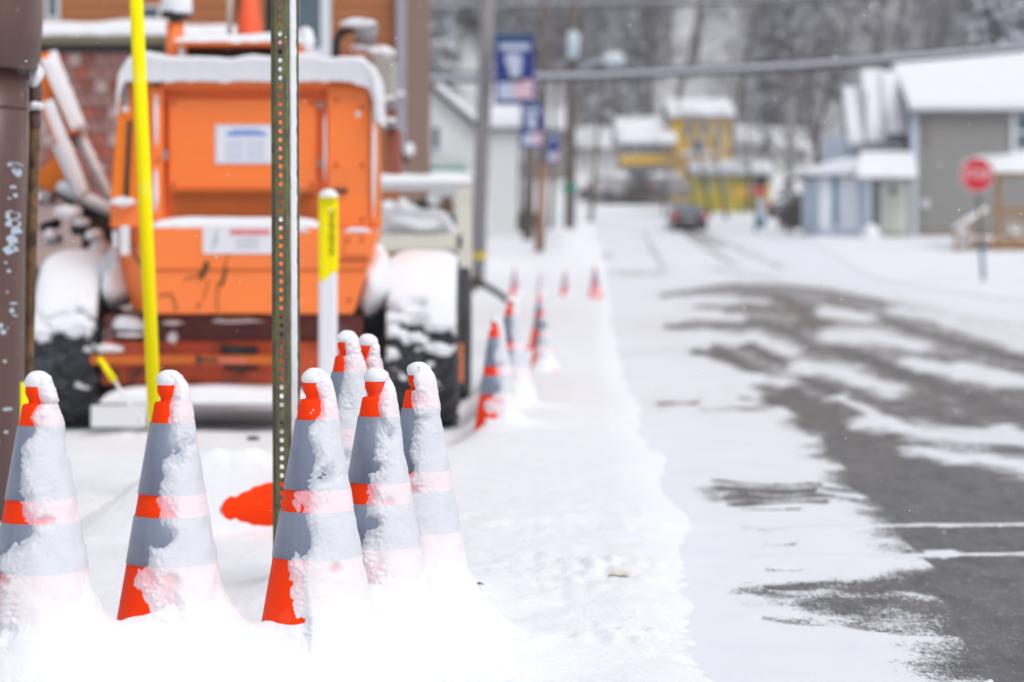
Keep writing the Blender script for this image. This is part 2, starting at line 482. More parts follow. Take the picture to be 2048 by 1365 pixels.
LEFT = [(1365, 1500), (1250, 1492), (1150, 1475), (1050, 1425), (1000, 1388), (900, 1345), (800, 1302), (700, 1258), (640, 1240), (600, 1232), (560, 1222)]
_ly = []; _lx = []
for py, px in LEFT:
    Y = F * (CH + .07) / (py - HY); _ly.append(Y); _lx.append((px - 1024) / F * Y)
_ly += [90, 134, 160]; _lx += [3.1, 4.6, 5.5]
def road_left(Y): return np.interp(Y, _ly, _lx)
def road_right(Y): return 7.4 + .02 * np.asarray(Y) + np.where(np.asarray(Y) > 60, (np.asarray(Y) - 60) * .05, 0)

def ground_h(x, Y):
    z = base_z(Y)
    if Y < 170:
        e = float(road_left(Y)); r = float(road_right(Y))
        if Y < 150:
            e += .05 * nz(x * .4, Y * .7, 3) + .06 * nz(x, Y * .9, 4)
            inside = sstep(e - .35, e + .45, x) * (1 - sstep(r - .3, r + .3, x))
            z -= .30 * inside
            z += .012 * math.exp(-((x - e + .75) / .45) ** 2)
            if Y > 60: z += .35 * math.exp(-((x - e + 1.2) / .8) ** 2) * sstep(60, 75, Y)
    near = 1 - sstep(30, 60, Y)
    if near > 0 and abs(x) < 12:
        z += near * (.020 * fbm(x * 1.3, Y * 1.3, 0, 3))
        if Y < 14: z += .0065 * fbm(x * 9, Y * 9, 3, 3) * (1 - sstep(9, 14, Y))
        if Y < 9.5:
            q = abs(nz(x * 14, Y * 14, 5)); q2 = nz(x * 2.1, Y * 2.1, 8)
            trod = sstep(-.35, .2, x + .06 * (Y - 6)) * sstep(-.3, .3, q2)
            z += .030 * trod * 1.3 * (q - .3) * (1 - sstep(7, 9.5, Y))
    z -= .13 * sstep(11.2, 13.2, Y) * (1 - sstep(19, 25, Y)) * (1 - sstep(-.36, -.12, x))
    for c in MOUNDS:
        dx = x - c[0]; dy = Y - c[1]
        if abs(dx) < .9 * c[4] and abs(dy) < .9 * c[4]:
            r = math.hypot(dx, dy) / c[4]; th = math.atan2(dx, -dy)
            A = c[2] + c[3] * (.5 + .5 * math.cos(th - 1.55))
            rr_ = max(r, .062)
            z += min(.42, A * math.exp(-(rr_ - .105) / .072) + A * .38 * math.exp(-max(0, r - .1) / .20) - A * .1) * (1 + .06 * nz(x * 8, Y * 8, 2)) * (1 - sstep(.35, .9, r)) if r < .9 else 0
    if Y > 170:
        z += (Y - 170) * .02 * nz(x * .02, Y * .03, 4) * 3 + .004 * abs(x) * (Y - 170) * .12
    if Y < 60 and x < -2.2 and Y > 8: z += .06 * fbm(x * .7, Y * .7, 1, 2)
    return z
MOUNDS = [(c['x'], c['Y'], .075 + c['zb'], .12, 1.0) for c in CONES]
MOUNDS += [(c['x'], c['Y'], .01, .05 if c['Y'] < 16 else -.01, 1.0) for c in MID]

def ylist(segs):
    out = [segs[0][0]]
    for a, b, rel in segs:
        n = max(1, int(math.log(b / a) / rel))
        out += [a * (b / a) ** (i / n) for i in range(1, n + 1)]
    return out
YS = [-60, -30, -12, -4, 0, 1.5, 2.5] + ylist([(3.2, 13, .0045), (13, 60, .012), (60, 200, .022), (200, 900, .06)])
US = sorted(set([round(v, 5) for v in np.concatenate([np.linspace(-.235, .235, 330), np.linspace(-.6, -.24, 26), np.linspace(.24, .6, 26), [-3, -2, -1.2, -.8, .8, 1.2, 2, 3]])]))
V = np.zeros((len(YS) * len(US), 3)); k = 0
for Y in YS:
    w = max(Y, 3.2) if Y >= 3.2 else 3.2 + (3.2 - Y) * .5
    for u in US:
        x = u * w; V[k] = (x, Y, ground_h(x, Y)); k += 1
g = link('snow_ground', np_mesh('snow_ground', V, len(US), len(YS), M['ground'])); tag(g, kind='structure')

# ---- the road: asphalt with thin driven-over snow; 'bare' says where tyres have cleared it, plus painted shade under the car
STROKES = [   # points (px, py), half width, strength, brown
    ([(1330, 592), (1406, 580), (1464, 571), (1562, 574), (1659, 583), (1757, 604), (1830, 622)], (5, 5), .8, .5),
    ([(1484, 588), (1542, 590), (1581, 611)], (7, 9), .85, .3),
    ([(1398, 615), (1484, 617), (1581, 622), (1620, 634)], (5, 10), .85, .9),
    ([(1573, 600), (1605, 620), (1625, 650), (1636, 690)], (14, 26), .95, .7),
    ([(1340, 655), (1367, 656), (1425, 657)], (7, 8), .75, .6),
    ([(1437, 650), (1523, 647), (1581, 664), (1640, 692)], (7, 16), .9, .35),
    ([(1620, 684), (1718, 716), (1835, 758), (1951, 803), (2048, 840), (2200, 905), (2500, 1030)], (15, 26), 1.0, .0),
    ([(1659, 600), (1757, 636), (1854, 671), (1951, 697), (2048, 722), (2300, 790), (2600, 870)], (6, 15), .9, .2),
    ([(1796, 598), (1912, 632), (2048, 655), (2300, 700)], (3, 4), .45, .8),
    ([(1854, 644), (1912, 662)], (5, 7), .7, .4),
    ([(1757, 692), (1830, 706), (1905, 728)], (7, 9), .75, .3),
    ([(1735, 780), (1790, 800), (1850, 823)], (9, 12), .8, .2),
    ([(1400, 706), (1440, 712), (1480, 728)], (8, 14), .9, .3),
    ([(1440, 698), (1503, 742), (1560, 775), (1640, 825), (1710, 880), (1760, 930)], (8, 30), 1.0, .1),
    ([(1503, 693), (1581, 740), (1640, 772), (1698, 806), (1757, 851), (1830, 905)], (12, 20), .95, .15),
    ([(1560, 800), (1640, 850), (1720, 905), (1800, 985), (1900, 1050), (2048, 1120)], (16, 62), 1.0, .0),
    ([(1740, 960), (1850, 1010), (1980, 1070), (2200, 1150)], (30, 90), 1.1, .0),
    ([(1960, 985), (2048, 1010), (2300, 1080)], (30, 60), .9, .0),
    ([(1900, 1170), (1980, 1190), (2100, 1230), (2400, 1300)], (34, 90), 1.15, .0),
    ([(2010, 1240), (2060, 1330), (2100, 1420)], (60, 90), 1.1, .0),
    ([(1450, 990), (1540, 994), (1700, 988)], (22, 16), .60, .2), ([(1500, 1190), (1640, 1200), (1850, 1210)], (16, 50), .56, .15), ([(1440, 968), (1520, 972), (1640, 976)], (4, 3), .80, .3), ([(1446, 982), (1540, 984), (1700, 984)], (7, 5), .92, .25), ([(1455, 996), (1560, 999), (1660, 998)], (7, 4), .86, .2), ([(1462, 1009), (1560, 1012), (1640, 1010)], (5, 3), .84, .25),
    ([(1490, 1023), (1540, 1026), (1590, 1024)], (3, 2), .8, .35),
    ([(1484, 1063), (1530, 1068), (1581, 1060)], (3, 2), .6, .9),
    ([(1520, 1092), (1580, 1092)], (3, 3), .6, .5),
    ([(1525, 1150), (1600, 1146)], (3, 3), .55, .3),
    ([(1534, 1175), (1620, 1180), (1700, 1180), (1800, 1170), (1880, 1175)], (6, 26), .85, .2),
    ([(1640, 1215), (1720, 1222), (1800, 1222), (1900, 1220)], (26, 42), .80, .1),
    ([(1500, 1215), (1560, 1218), (1620, 1215)], (12, 8), .42, .3),
    ([(1540, 1245), (1680, 1250), (1800, 1260), (1920, 1270)], (6, 20), .55, .2),
    ([(1930, 1300), (1990, 1340), (2040, 1390)], (10, 40), .7, .1),
    ([(1320, 811), (1355, 810), (1390, 808)], (4, 2), .75, .7),
    ([(1400, 823), (1460, 820), (1530, 821)], (3, 5), .7, .4),
    ([(1478, 802), (1520, 806)], (4, 5), .65, .4),
    ([(1250, 710), (1320, 706), (1400, 704)], (3, 3), .34, 1.0),
    ([(1270, 655), (1340, 655)], (2, 3), .34, .9),
    ([(1215, 547), (1330, 549)], (3, 3), .62, .9),
    ([(1290, 470), (1305, 500), (1325, 535)], (3, 4), .62, .6),
    ([(1365, 465), (1400, 490), (1465, 528)], (3, 4), .66, .6),
    ([(1410, 465), (1480, 500), (1560, 535)], (3, 4), .60, .5),
    ([(1378, 464), (1400, 476), (1440, 492)], (8, 5), .75, .2),  # wheel slush behind the car, with its dark shadow painted in
    ([(1205, 470), (1250, 500), (1300, 545)], (3, 5), .30, .2),
    ([(1430, 540), (1560, 560)], (4, 3), .55, .5),
    ([(1420, 600), (1560, 620), (1660, 660), (1800, 690)], (40, 44), .10, .3), ([(1560, 720), (1700, 790), (1850, 850)], (30, 40), .1, .3), ([(1900, 700), (2100, 760)], (30, 40), .1, .3),
    ([(1420, 462), (1330, 500), (1300, 560)], (26, 60), .12, .5), ([(1385, 470), (1480, 520), (1600, 560)], (12, 20), .14, .5),
    ([(1190, 512), (1215, 512)], (5, 5), .55, .7),
]
WHITE = [([(1392, 601), (1452, 603)], (7, 7)), ([(1470, 600), (1530, 604)], (3, 3)), ([(1400, 633), (1470, 638)], (6, 6)), ([(1652, 626), (1728, 636)], (8, 8)),
         ([(1662, 676), (1740, 674), (1830, 694)], (14, 9)), ([(1410, 672), (1470, 682)], (10, 9)), ([(1510, 674), (1545, 690), (1575, 704)], (8, 8)), ([(1495, 752), (1560, 768)], (10, 8)),
         ([(1600, 738), (1680, 745), (1770, 782)], (12, 12)), ([(1825, 728), (1900, 744), (1985, 768)], (9, 10)), ([(1800, 622), (1885, 640)], (7, 6)), ([(1910, 650), (2048, 690), (2300, 760)], (8, 14)),
         ([(1925, 735), (2048, 765), (2300, 850)], (7, 12)), ([(1740, 850), (1840, 866), (1960, 880)], (12, 16)), ([(1830, 905), (1940, 920), (2048, 935), (2300, 990)], (10, 20)), ([(1690, 800), (1760, 845)], (9, 10)),
         ([(2010, 862), (2048, 880), (2300, 950)], (8, 20)),
         ([(1500, 1064), (1581, 1061), (1800, 1057), (2048, 1053), (2500, 1045)], (1.6, 2.4)),
         ([(1500, 1121), (1542, 1120), (1800, 1117), (2048, 1113), (2500, 1105)], (2.0, 3.2)), ([(1868, 1112), (1915, 1108)], (7, 7)), ([(1640, 985), (1720, 1000)], (3, 5))]
ZONE = [(1325, 588), (1400, 572), (1500, 564), (1620, 570), (1760, 594), (1900, 630), (2048, 672), (2600, 800), (2700, 1600), (1990, 1420), (1925, 1310), (1900, 1230), (1872, 1150), (1795, 1055), (1690, 965), (1640, 888),
        (1560, 800), (1500, 752), (1410, 722), (1395, 705), (1440, 672), (1340, 662), (1360, 640), (1440, 625), (1400, 612)]
def seg_field(px, py, pts, hw, soft):
    best = np.zeros_like(px); n = len(pts)
    for i in range(n - 1):
        ax, ay = pts[i]; bx, by = pts[i + 1]
        dx, dy = bx - ax, by - ay; L = dx * dx + dy * dy
        t = np.clip(((px - ax) * dx + (py - ay) * dy) / L, 0, 1)
        h = (hw[0] * (1 - (i + t) / (n - 1)) + hw[1] * (i + t) / (n - 1))
        ex = (px - ax - t * dx) * np.where((t <= 0) | (t >= 1), .35, 1.0); ey = py - ay - t * dy
        d = np.sqrt(ex ** 2 + ey ** 2)
        best = np.maximum(best, np.clip((h * (1 + soft) - d) / (h * 2 * soft), 0, 1))
    return best
RY = ylist([(3.6, 13, .0042), (13, 60, .007), (60, 150, .012)])
nu = 300
RU = np.concatenate([np.linspace(0, 1, nu)])
V = np.zeros((len(RY) * nu, 3)); k = 0
for Y in RY:
    a = float(road_left(Y)) - .45; b = float(road_right(Y)) + .5
    vis = min(b, .2125 * Y + .15)
    if vis <= a + 1: vis = (a + b) / 2
    n1 = nu - 25
    xs = np.concatenate([np.linspace(a, vis, n1), np.linspace(vis + (b - vis) / 26, b, 25)]) if b > vis + .1 else np.linspace(a, b, nu)
    V[k:k + nu, 0] = xs; V[k:k + nu, 1] = Y; V[k:k + nu, 2] = base_z(Y) - .07; k += nu
px = 1024 + F * V[:, 0] / V[:, 1]; py = HY + F * (CH - V[:, 2]) / V[:, 1]
wx = np.array([nz(a * 2.2, b * .9, 1) for a, b in V[:, :2]]); wy = np.array([nz(a * 5, b * 2.5, 6) for a, b in V[:, :2]])
ppm = F / V[:, 1]
qx = px + wx * 22 * np.clip(ppm / 400, .3, 1.6); qy = py + wy * 6 * np.clip(ppm / 400, .4, 1.5)
bare = np.zeros(len(V)); brown = np.zeros(len(V)); dirt = np.zeros(len(V))
ins = np.zeros(len(V), bool); zd = np.full(len(V), 1e9); nzn = len(ZONE)
for i in range(nzn):
    (ax, ay), (bx_, by_) = ZONE[i], ZONE[(i + 1) % nzn]
    if ay != by_: ins ^= ((ay > qy) != (by_ > qy)) & (qx < (bx_ - ax) * (qy - ay) / (by_ - ay) + ax)
    dx, dy = bx_ - ax, by_ - ay; t_ = np.clip(((qx - ax) * dx + (qy - ay) * dy) / (dx * dx + dy * dy), 0, 1)
    zd = np.minimum(zd, np.hypot((qx - ax - t_ * dx) * .6, qy - ay - t_ * dy))
near_ = np.clip((py - 700) / 350, 0, 1)
bare = np.where(ins, np.clip(zd / (7 - 3 * near_), 0, 1) * (.56 + .34 * near_), 0)
brown = np.where(ins, (1 - near_) * .45, 0)
for pts, hw, s_, br in STROKES:
    f = seg_field(qx, qy, pts, hw, .6) * min(s_, 1.0) * .86
    wd = seg_field(qx, qy, pts, (hw[0] * 2.2 + 3, hw[1] * 1.6 + 3), .8) * min(1, s_) * (.32 + .5 * br); dirt = np.maximum(dirt, wd * np.clip((1150 - py) / 300, .25, 1))
    brown = np.where(f > bare, np.maximum(brown * (1 - f), f * br), brown); bare = np.maximum(bare, f)
for pts, hw in WHITE:
    thin = hw[1] < 4
    f = seg_field(px if thin else qx, py + wy * 1.5 if thin else qy, pts, hw, .4 if thin else .95)
    bare *= (1 - (.85 if thin else .74) * f)
    if not thin: brown *= (1 - .75 * f); dirt *= (1 - .75 * f)
    if thin: brown = np.maximum(brown, f * .25)
brown = np.maximum(brown, dirt * .7)
V[:, 2] += .014 * (1 - np.clip(bare, 0, 1)) + .004 * wy
rd = link('road', np_mesh('road', V, nu, len(RY), M['road'], attrs={'bare': bare, 'brown': brown})); tag(rd, kind='structure')

# ------------------------------------------------------------------ traffic cones
def cone_r(z): return .033 + .172 * (.642 - z)
CONE_PROF = [(.0, .692), (.014, .691), (.023, .687), (.0265, .680), (.0265, .668), (.024, .660), (.0195, .652), (.0195, .646), (.031, .644), (.033, .640)]
CONE_PROF += [(cone_r(z), z) for z in (.6, .5, .4, .3, .2, .1, .04)] + [(.15, .03)]
_m = MB(); _m.lathe(CONE_PROF, 64); ME_body = _m.mesh('cone_body', M['cone'], smooth=True)
_m = MB(); _m.box(-.178, .178, -.178, .178, .0, .032); ME_base = _m.mesh('cone_base', M['cone'])
def collar_mesh(z0, z1):
    m = MB(); m.lathe([(cone_r(z1) - .001, z1 + .0005), (cone_r(z1) + .0022, z1), (cone_r(z0) + .0022, z0), (cone_r(z0) - .001, z0 - .0005)], 64)
    return m.mesh('collar', M['collar'], smooth=True)
ME_c1 = collar_mesh(.447, .600); ME_c2 = collar_mesh(.297, .399)

def cone_snow(seed, tw, c0, nth, nzz, drop=.36):
    th = np.linspace(-math.pi, math.pi, nth, endpoint=True); zz = np.linspace(.02, .704, nzz)
    V = []; D = []; twr = math.radians(tw)
    for z in zz:
        if z > .644: r0 = np.interp(z, [.644, .646, .652, .660, .668, .680, .690], [.031, .0195, .0195, .024, .0265, .0265, .0225] + []) if z < .69 else max(.004, .0225 - (z - .69) * 1.4)
        else: r0 = cone_r(z)
        if z < .642: r0 += .0022
        thick = .0075 + .010 * sstep(.22, .04, z)
        rs = (cone_r(z) if z < .58 else float(np.interp(z, [.58, .62, .66, .685, .704], [cone_r(.58), .0400, .0335, .0265, .014]))) + .003
        flare = .05 * math.exp(-z / .075)
        cz = c0 - drop * sstep(.60, .25, z)
        for t in th:
            a = math.cos(t - twr) - cz
            sx_, sy_ = math.sin(t), -math.cos(t)
            X, Yy, Z = sx_ * r0, sy_ * r0, z
            big = mn.noise(Vector((X * 9 + seed * 3.1, Yy * 9, Z * 9))) * .75
            med = mn.noise(Vector((X * 30 + seed, Yy * 30, Z * 26))) * .36
            fine = abs(mn.noise(Vector((X * 80, Yy * 80 + seed, Z * 80)))) * .24
            tiny = mn.noise(Vector((X * 190, Yy * 190 + seed, Z * 190)))
            s_ = a * 1.25 + big + med + fine + tiny * .05 - .12
            s_ -= 1.5 * max(0, mn.noise(Vector((X * 16 - seed, Yy * 16, Z * 20 + seed * 1.7))) - .24) * sstep(.1, .2, z)
            s_ += .35 * sstep(.20, .08, z) * (1 if a > -.3 else .2)
            if s_ > 0:
                q = min(1.2, s_ * 2.0)
                d = thick * q + max(0, rs - r0) * min(1, q) + (.008 * med + .005 * fine) * q + .0006 * tiny + flare * min(1, q)
            else: d = s_ * .012
            r = max(r0 + max(d, -.006), .004)
            V.append((sx_ * r, sy_ * r, z)); D.append(d)
    V = np.array(V); D = np.array(D)
    return np_mesh('snow_coat', V, nth, nzz, M['conesnow'], keep=D > -.0015, attrs={'depth': D})

def cap_mesh(seed):
    n = 28; m = 12; V = []
    for j in range(m + 1):
        a = j / m * math.pi * .62
        for i in range(n + 1):
            w = 2 * math.pi * i / n
            q = 1 + .16 * nz(math.cos(w) * 1.2 + seed, math.sin(w) * 1.2, a)
            r = .0285 * math.sin(min(a, math.pi / 2)) ** .8 * q if a < math.pi / 2 else .0285 * q * (1 - .12 * (a - math.pi / 2))
            z = .687 + .027 * math.cos(a) * (1.0 if a < math.pi / 2 else .55)
            V.append((math.sin(w) * r, -math.cos(w) * r, z))
    return np_mesh('snow_cap', np.array(V), n + 1, m + 1, M['snow'])
ME_cap = [cap_mesh(i * 3.3) for i in range(3)]

def make_cone(c, label, group, nth, nzz):
    o = thing('traffic_cone', label, 'traffic cone', (c['x'], c['Y'], c['zb']), group)
    s = c['s']
    parts = [('cone_body', ME_body), ('base_plate', ME_base), ('reflective_collar', ME_c1), ('reflective_collar', ME_c2),
             ('snow_coat', cone_snow(c['seed'], c['tw'], c['c0'], nth, nzz, c.get('drop', .36)))]
    if c.get('cap', True): parts.append(('snow_cap', ME_cap[c['seed'] % 3]))
    for n, me in parts: link(n, me, o)
    o.scale = (s, s, s)
    o.rotation_euler = (0, c['lean'], 0)
    return o
NEAR_L = ['cone at the far left edge, beside the brown pipe, mostly coated in snow',
          'tall cone standing in front of the yellow slanted guard, orange left side bare',
          'front cone overlapping the foot of the green perforated post, orange left side bare',
          'cone just right of the one at the green post, snow over its right half',
          'rightmost cone of the near cluster, beside the open snow, grey collar dark on its left',
          'back cone of the near cluster, taller one of the rear pair, before the marker post',
          'back cone of the near cluster, right one of the rear pair, partly hidden']
for c, lb in zip(CONES, NEAR_L):
    make_cone(c, lb, 'near traffic cones in front of the machine', 230, 250)
MID_L = ['leaning snow-streaked cone just right of the front tyre of the orange machine',
         'snow-plastered cone right behind the leaning one, only its left edge dark',
         'short cone with two dark collars and an orange foot by the snowy kerb',
         'small orange cone tip peeking over the short cone with the orange foot',
         'leftmost of the four small blurred cones in the distance, near the black pipe',
         'second from left of the four distant cones, nearly white with snow',
         'third from left of the four distant cones, orange top and foot',
         'rightmost of the four distant cones, nearest the road, bright orange foot']
for c, lb in zip(MID, MID_L):
    c['cap'] = c['Y'] < 16; c['drop'] = .12
    make_cone(c, lb, 'traffic cones further down the verge', 90 if c['Y'] < 30 else 50, 90 if c['Y'] < 30 else 50)

# the cone lying on its side behind the green post
lc = P(436, 1020, 8.35)
o = thing('traffic_cone', 'orange cone knocked over and lying half buried in snow behind the green post', 'traffic cone', lc)
hold = Matrix.Rotation(math.radians(92), 4, 'Y') @ Matrix.Translation((0, 0, -.56))
def rot_mesh(me, mt):
    q = me.copy(); q.transform(mt); return q
Rm = Matrix.Rotation(math.radians(-94), 4, 'Y') @ Matrix.Translation((0, 0, -.30))
Rm = Matrix.Rotation(math.radians(12), 4, 'Z') @ Rm
for n, me in (('cone_body', ME_body), ('base_plate', ME_base), ('reflective_collar', ME_c1), ('reflective_collar', ME_c2)):
    link(n, rot_mesh(me, Rm), o)

# ------------------------------------------------------------------ green perforated sign post
pc = P(568, 478, 6.95); PB = Vector((pc.x - .004, 6.95, -.1))
post = thing('sign_post', 'green perforated metal sign post with snow along its right flange', 'sign post', PB)
def post_meshes():
    # cross-section, web towards the camera; (x, y) in metres
    sec = [(-.041, .030), (-.027, .030), (-.016, .0), (.016, .0), (.029, .032), (.044, .032)]
    rot = math.radians(-17)
    R = [(x * math.cos(rot) - y * math.sin(rot), x * math.sin(rot) + y * math.cos(rot)) for x, y in sec]
    pit = .0254; n = 100; H = n * pit
    fl = MB()
    for a, b in ((0, 1), (1, 2), (3, 4), (4, 5)):
        (x0, y0), (x1, y1) = R[a], R[b]
        fl.add([(x0, y0, 0), (x1, y1, 0), (x1, y1, H), (x0, y0, H)], [(0, 1, 2, 3)])
    wb_ = MB(); (x0, y0), (x1, y1) = R[2], R[3]
    ex, ey = x1 - x0, y1 - y0; W = math.hypot(ex, ey); K = 16; hr = .0069
    for i in range(n):
        zc = (i + .5) * pit; vs = []
        for ring in range(2):
            for k_ in range(K):
                w = 2 * math.pi * (k_ + .5) / K; c_, s_ = math.cos(w), math.sin(w)
                if ring == 0:
                    m_ = max(abs(c_) / (W / 2), abs(s_) / (pit / 2)); q = 1 / m_
                    # snap to the square corners
                    u_, v_ = c_ * q, s_ * q
                    if k_ in (1, 2, 5, 6, 9, 10, 13, 14) : pass
                else: u_, v_ = c_ * hr, s_ * hr
                f = .5 + u_ / W
                vs.append((x0 + ex * f, y0 + ey * f, zc + v_))
        fs = [(k_, (k_ + 1) % K, (k_ + 1) % K + K, k_ + K) for k_ in range(K)]
        # corners
        b = len(vs)
        for cx_, cz_, ks in ((1, 1, (1, 2)), (-1, 1, (5, 6)), (-1, -1, (9, 10)), (1, -1, (13, 14))):
            vs.append((x0 + ex * (.5 + cx_ * .5), y0 + ey * (.5 + cx_ * .5), zc + cz_ * pit / 2))
        for j, kk in enumerate((1, 5, 9, 13)): fs.append((kk, b + j, kk + 1))
        wb_.add(vs, fs)
    sn = MB()   # snow packed against the right flange
    V = []; nn = 420; kx = 9
    (ax, ay), (bx, by) = R[3], R[5]
    ax, ay = ax * .45 + R[4][0] * .55, ay * .45 + R[4][1] * .55
    for i in range(nn + 1):
        z = i / nn * H
        for k_ in range(kx + 1):
            t_ = k_ / kx; bul = math.sin(math.pi * t_) ** .6
            q = .004 + .004 * nz(0, z * 25, 1) + .002 * nz(t_ * 3, z * 90, 2)
            tt = t_ * (.74 + .10 * nz(3, z * 40, 5))
            x = ax + (bx - ax) * tt; y = ay + (by - ay) * tt - (.001 + q * bul) - .012 * (1 - t_) * .2
            V.append((x, y, z))
    return fl, wb_, np_mesh('snow_strip', np.array(V), kx + 1, nn + 1, M['snow'])
fl, wbm, snm = post_meshes()
for nme, mb in (('side_flange', fl), ('perforated_web', wbm)):
    ob = link(nme, mb.mesh(nme, M['post']), post)
    so = ob.modifiers.new('thick', 'SOLIDIFY'); so.thickness = .003; so.offset = 0
link('snow_strip', snm, post)
post.rotation_euler = (0, math.radians(-.25), 0)

# ------------------------------------------------------------------ yellow guard tube, markers, brown pipe
a = P(270, -60, 9.3); b = P(317, 1010, 9.3)
gd = thing('guy_wire_guard', 'long bright yellow plastic tube leaning in front of the machine', 'guard tube', b)
m = MB(); m.tube([b, a], .0265, 20); m.build('guard_tube', M['yellow'], gd, smooth=True)
m = MB(); m.tube([b + (a - b) * -.02, a + (a - b) * .3], .004, 6); m.build('guy_wire', M['grey'], gd, smooth=True)

def ppart(px0, px1, py0, py1, Y, d): m_ = MB(); m_.pbox(px0, px1, py0, py1, Y, d); return m_
# marker post: white body, yellow sleeve, black print, snow on top
mk = P(657, 880, 11.6)
mp_ = thing('marker_post', 'flat white marker post with yellow top and black vertical lettering', 'marker post', mk)
def plank(px_c, w, z0, z1, y, th, parent, mat, name, lean=0, cut=False):
    x = (px_c - 1024) / F * 11.6; n = 10; vs = []; m_ = MB()
    prof = [(-w / 2, 0), (-w / 2 * .6, -th), (w / 2 * .6, -th), (w / 2, 0), (w / 2 * .6, th * .3), (-w / 2 * .6, th * .3)]
    for z in (z0, z1):
        for u, v in prof: vs.append((x + u + lean * z, y + v, z))
    if cut:
        for i_ in (2, 3): vs[i_] = (vs[i_][0], vs[i_][1], z0 + .055)
    fs = [(i_, (i_ + 1) % 6, (i_ + 1) % 6 + 6, i_ + 6) for i_ in range(6)] + [(5, 4, 3, 2, 1, 0), (6, 7, 8, 9, 10, 11)]
    m_.add(vs, fs); return m_.build(name, mat, parent, bevel=.002)
zc = lambda py, Y=11.6: CH - (py - HY) / F * Y
plank(656, .092, mk.z - .1, zc(400), 11.6, .012, mp_, M['marker_white'], 'marker_body')
plank(657, .0955, zc(562), zc(394), 11.598, .0135, mp_, M['yellow'], 'yellow_sleeve', cut=True)
m = MB(); m.lathe([(.048, 0), (.047, .008), (.038, .026), (.02, .037), (.0, .04)], 24, (mk.x, 11.598, zc(395)))
m.build('snow_cap', M['snow'], mp_, smooth=True)

def text_mesh(txt, size, depth=.0006):
    cu = bpy.data.curves.new('lettering', 'FONT'); cu.body = txt; cu.size = size; cu.extrude = depth
    cu.align_x = 'CENTER'; cu.align_y = 'CENTER'; cu.resolution_u = 3
    ob = bpy.data.objects.new('tmp_text', cu); COL.objects.link(ob)
    dg = bpy.context.evaluated_depsgraph_get(); me = bpy.data.meshes.new_from_object(ob.evaluated_get(dg))
    bpy.data.objects.remove(ob); return me
tm = text_mesh('WARNING', .046); tm.materials.append(M['print_black'])
tm.transform(Matrix.Rotation(math.radians(90), 4, 'X') @ Matrix.Rotation(math.radians(90), 4, 'Z') @ Matrix.Scale(1.0, 4, (1, 0, 0)))
to = link('lettering', tm, mp_); to.location = Vector(((665 - 1024) / F * 11.6, 11.5835, zc(466))) - mk

# thin flag rod with a yellow tip
a = P(198, 716, 11.5); b = P(283, 848, 11.5); c_ = P(229, 762, 11.5)
fr = thing('marker_whisker', 'thin white rod with a yellow tip leaning beside the left rear tyre', 'marker rod', b)
m = MB(); m.tube([b, c_], .008, 8); m.build('rod', M['marker_white'], fr, smooth=True)
m = MB(); m.tube([c_, a], [.017, .013], 10); m.build('yellow_tip', M['yellow'], fr, smooth=True)
# yellow stub behind first cone
a = P(50, 765, 8.0); m = MB(); m.tube([P(50, 1000, 8.0), a], .016, 10)
s_ = m.build('marker_stub', M['yellow'], None, P(50, 1000, 8.0), True); tag(s_, 'short yellow stake between the brown pipe and the leftmost cone', 'stake')

# brown painted pipe, left edge
YP = 8.6; k = YP / F
pp = thing('brown_pipe', 'thick brown painted pipe with chipped paint standing at the left edge', 'pipe', (P(-20, 960, YP)))
bx = P(-36, 960, YP).x; tx = P(-27, 0, YP).x
def zP(py): return CH - (py - HY) * k
def pipe_c(z):
    t_ = (z - zP(960)) / (zP(0) - zP(960)); return Vector((bx + (tx - bx) * t_, YP, z))
m = MB(); zs = [zP(1100), zP(700), zP(400), zP(138)]; m.tube([pipe_c(z) for z in zs], [.146] * 4, 40); m.build('pipe_body', M['pipe'], pp, smooth=True)
m = MB(); zs = [zP(140), zP(138), zP(60), zP(-200)]; m.tube([pipe_c(z) for z in zs], [.150, .182, .197, .200], 40); m.build('pipe_collar', M['pipe'], pp, smooth=True)
m = MB()
for z in (zP(215),): m.tube([pipe_c(z - .004), pipe_c(z + .004)], .149, 40)
m.build('pipe_band', M['pipe'], pp, smooth=True)
rr = random.Random(5)
def chip(px_, py_, w, h):
    n_ = 12; vs = []
    for i in range(n_):
        t_ = 2 * math.pi * i / n_; q = .75 + .5 * rr.random()
        x = (px_ + w * q * math.cos(t_) - 1024) * k; z = zP(py_ + h * q * math.sin(t_))
        c_ = pipe_c(z); dx = x - c_.x; yy = YP - math.sqrt(max(.0001, .1474 ** 2 - min(.1465, abs(dx)) ** 2))
        vs.append((x, yy, z))
    chips = MB(); chips.add(vs, [tuple(range(n_ - 1, -1, -1))]); chips.build('paint_chip', M['chip'], pp)
for q in ((38, 331, 12, 4), (42, 345, 8, 6), (44, 352, 5, 3), (36, 375, 6, 3), (40, 392, 4, 4), (30, 398, 3, 2), (34, 432, 11, 9), (37, 447, 13, 9), (40, 462, 8, 8), (35, 480, 9, 10),
          (33, 498, 12, 7), (30, 503, 8, 5), (24, 525, 3, 2), (29, 542, 4, 3), (37, 606, 6, 2), (34, 620, 4, 5), (38, 630, 5, 2), (15, 650, 5, 6), (20, 662, 5, 6), (27, 583, 2, 2), (22, 720, 3, 3), (27, 815, 8, 3), (24, 860, 4, 3), (8, 878, 7, 2)):
    chip(*q)
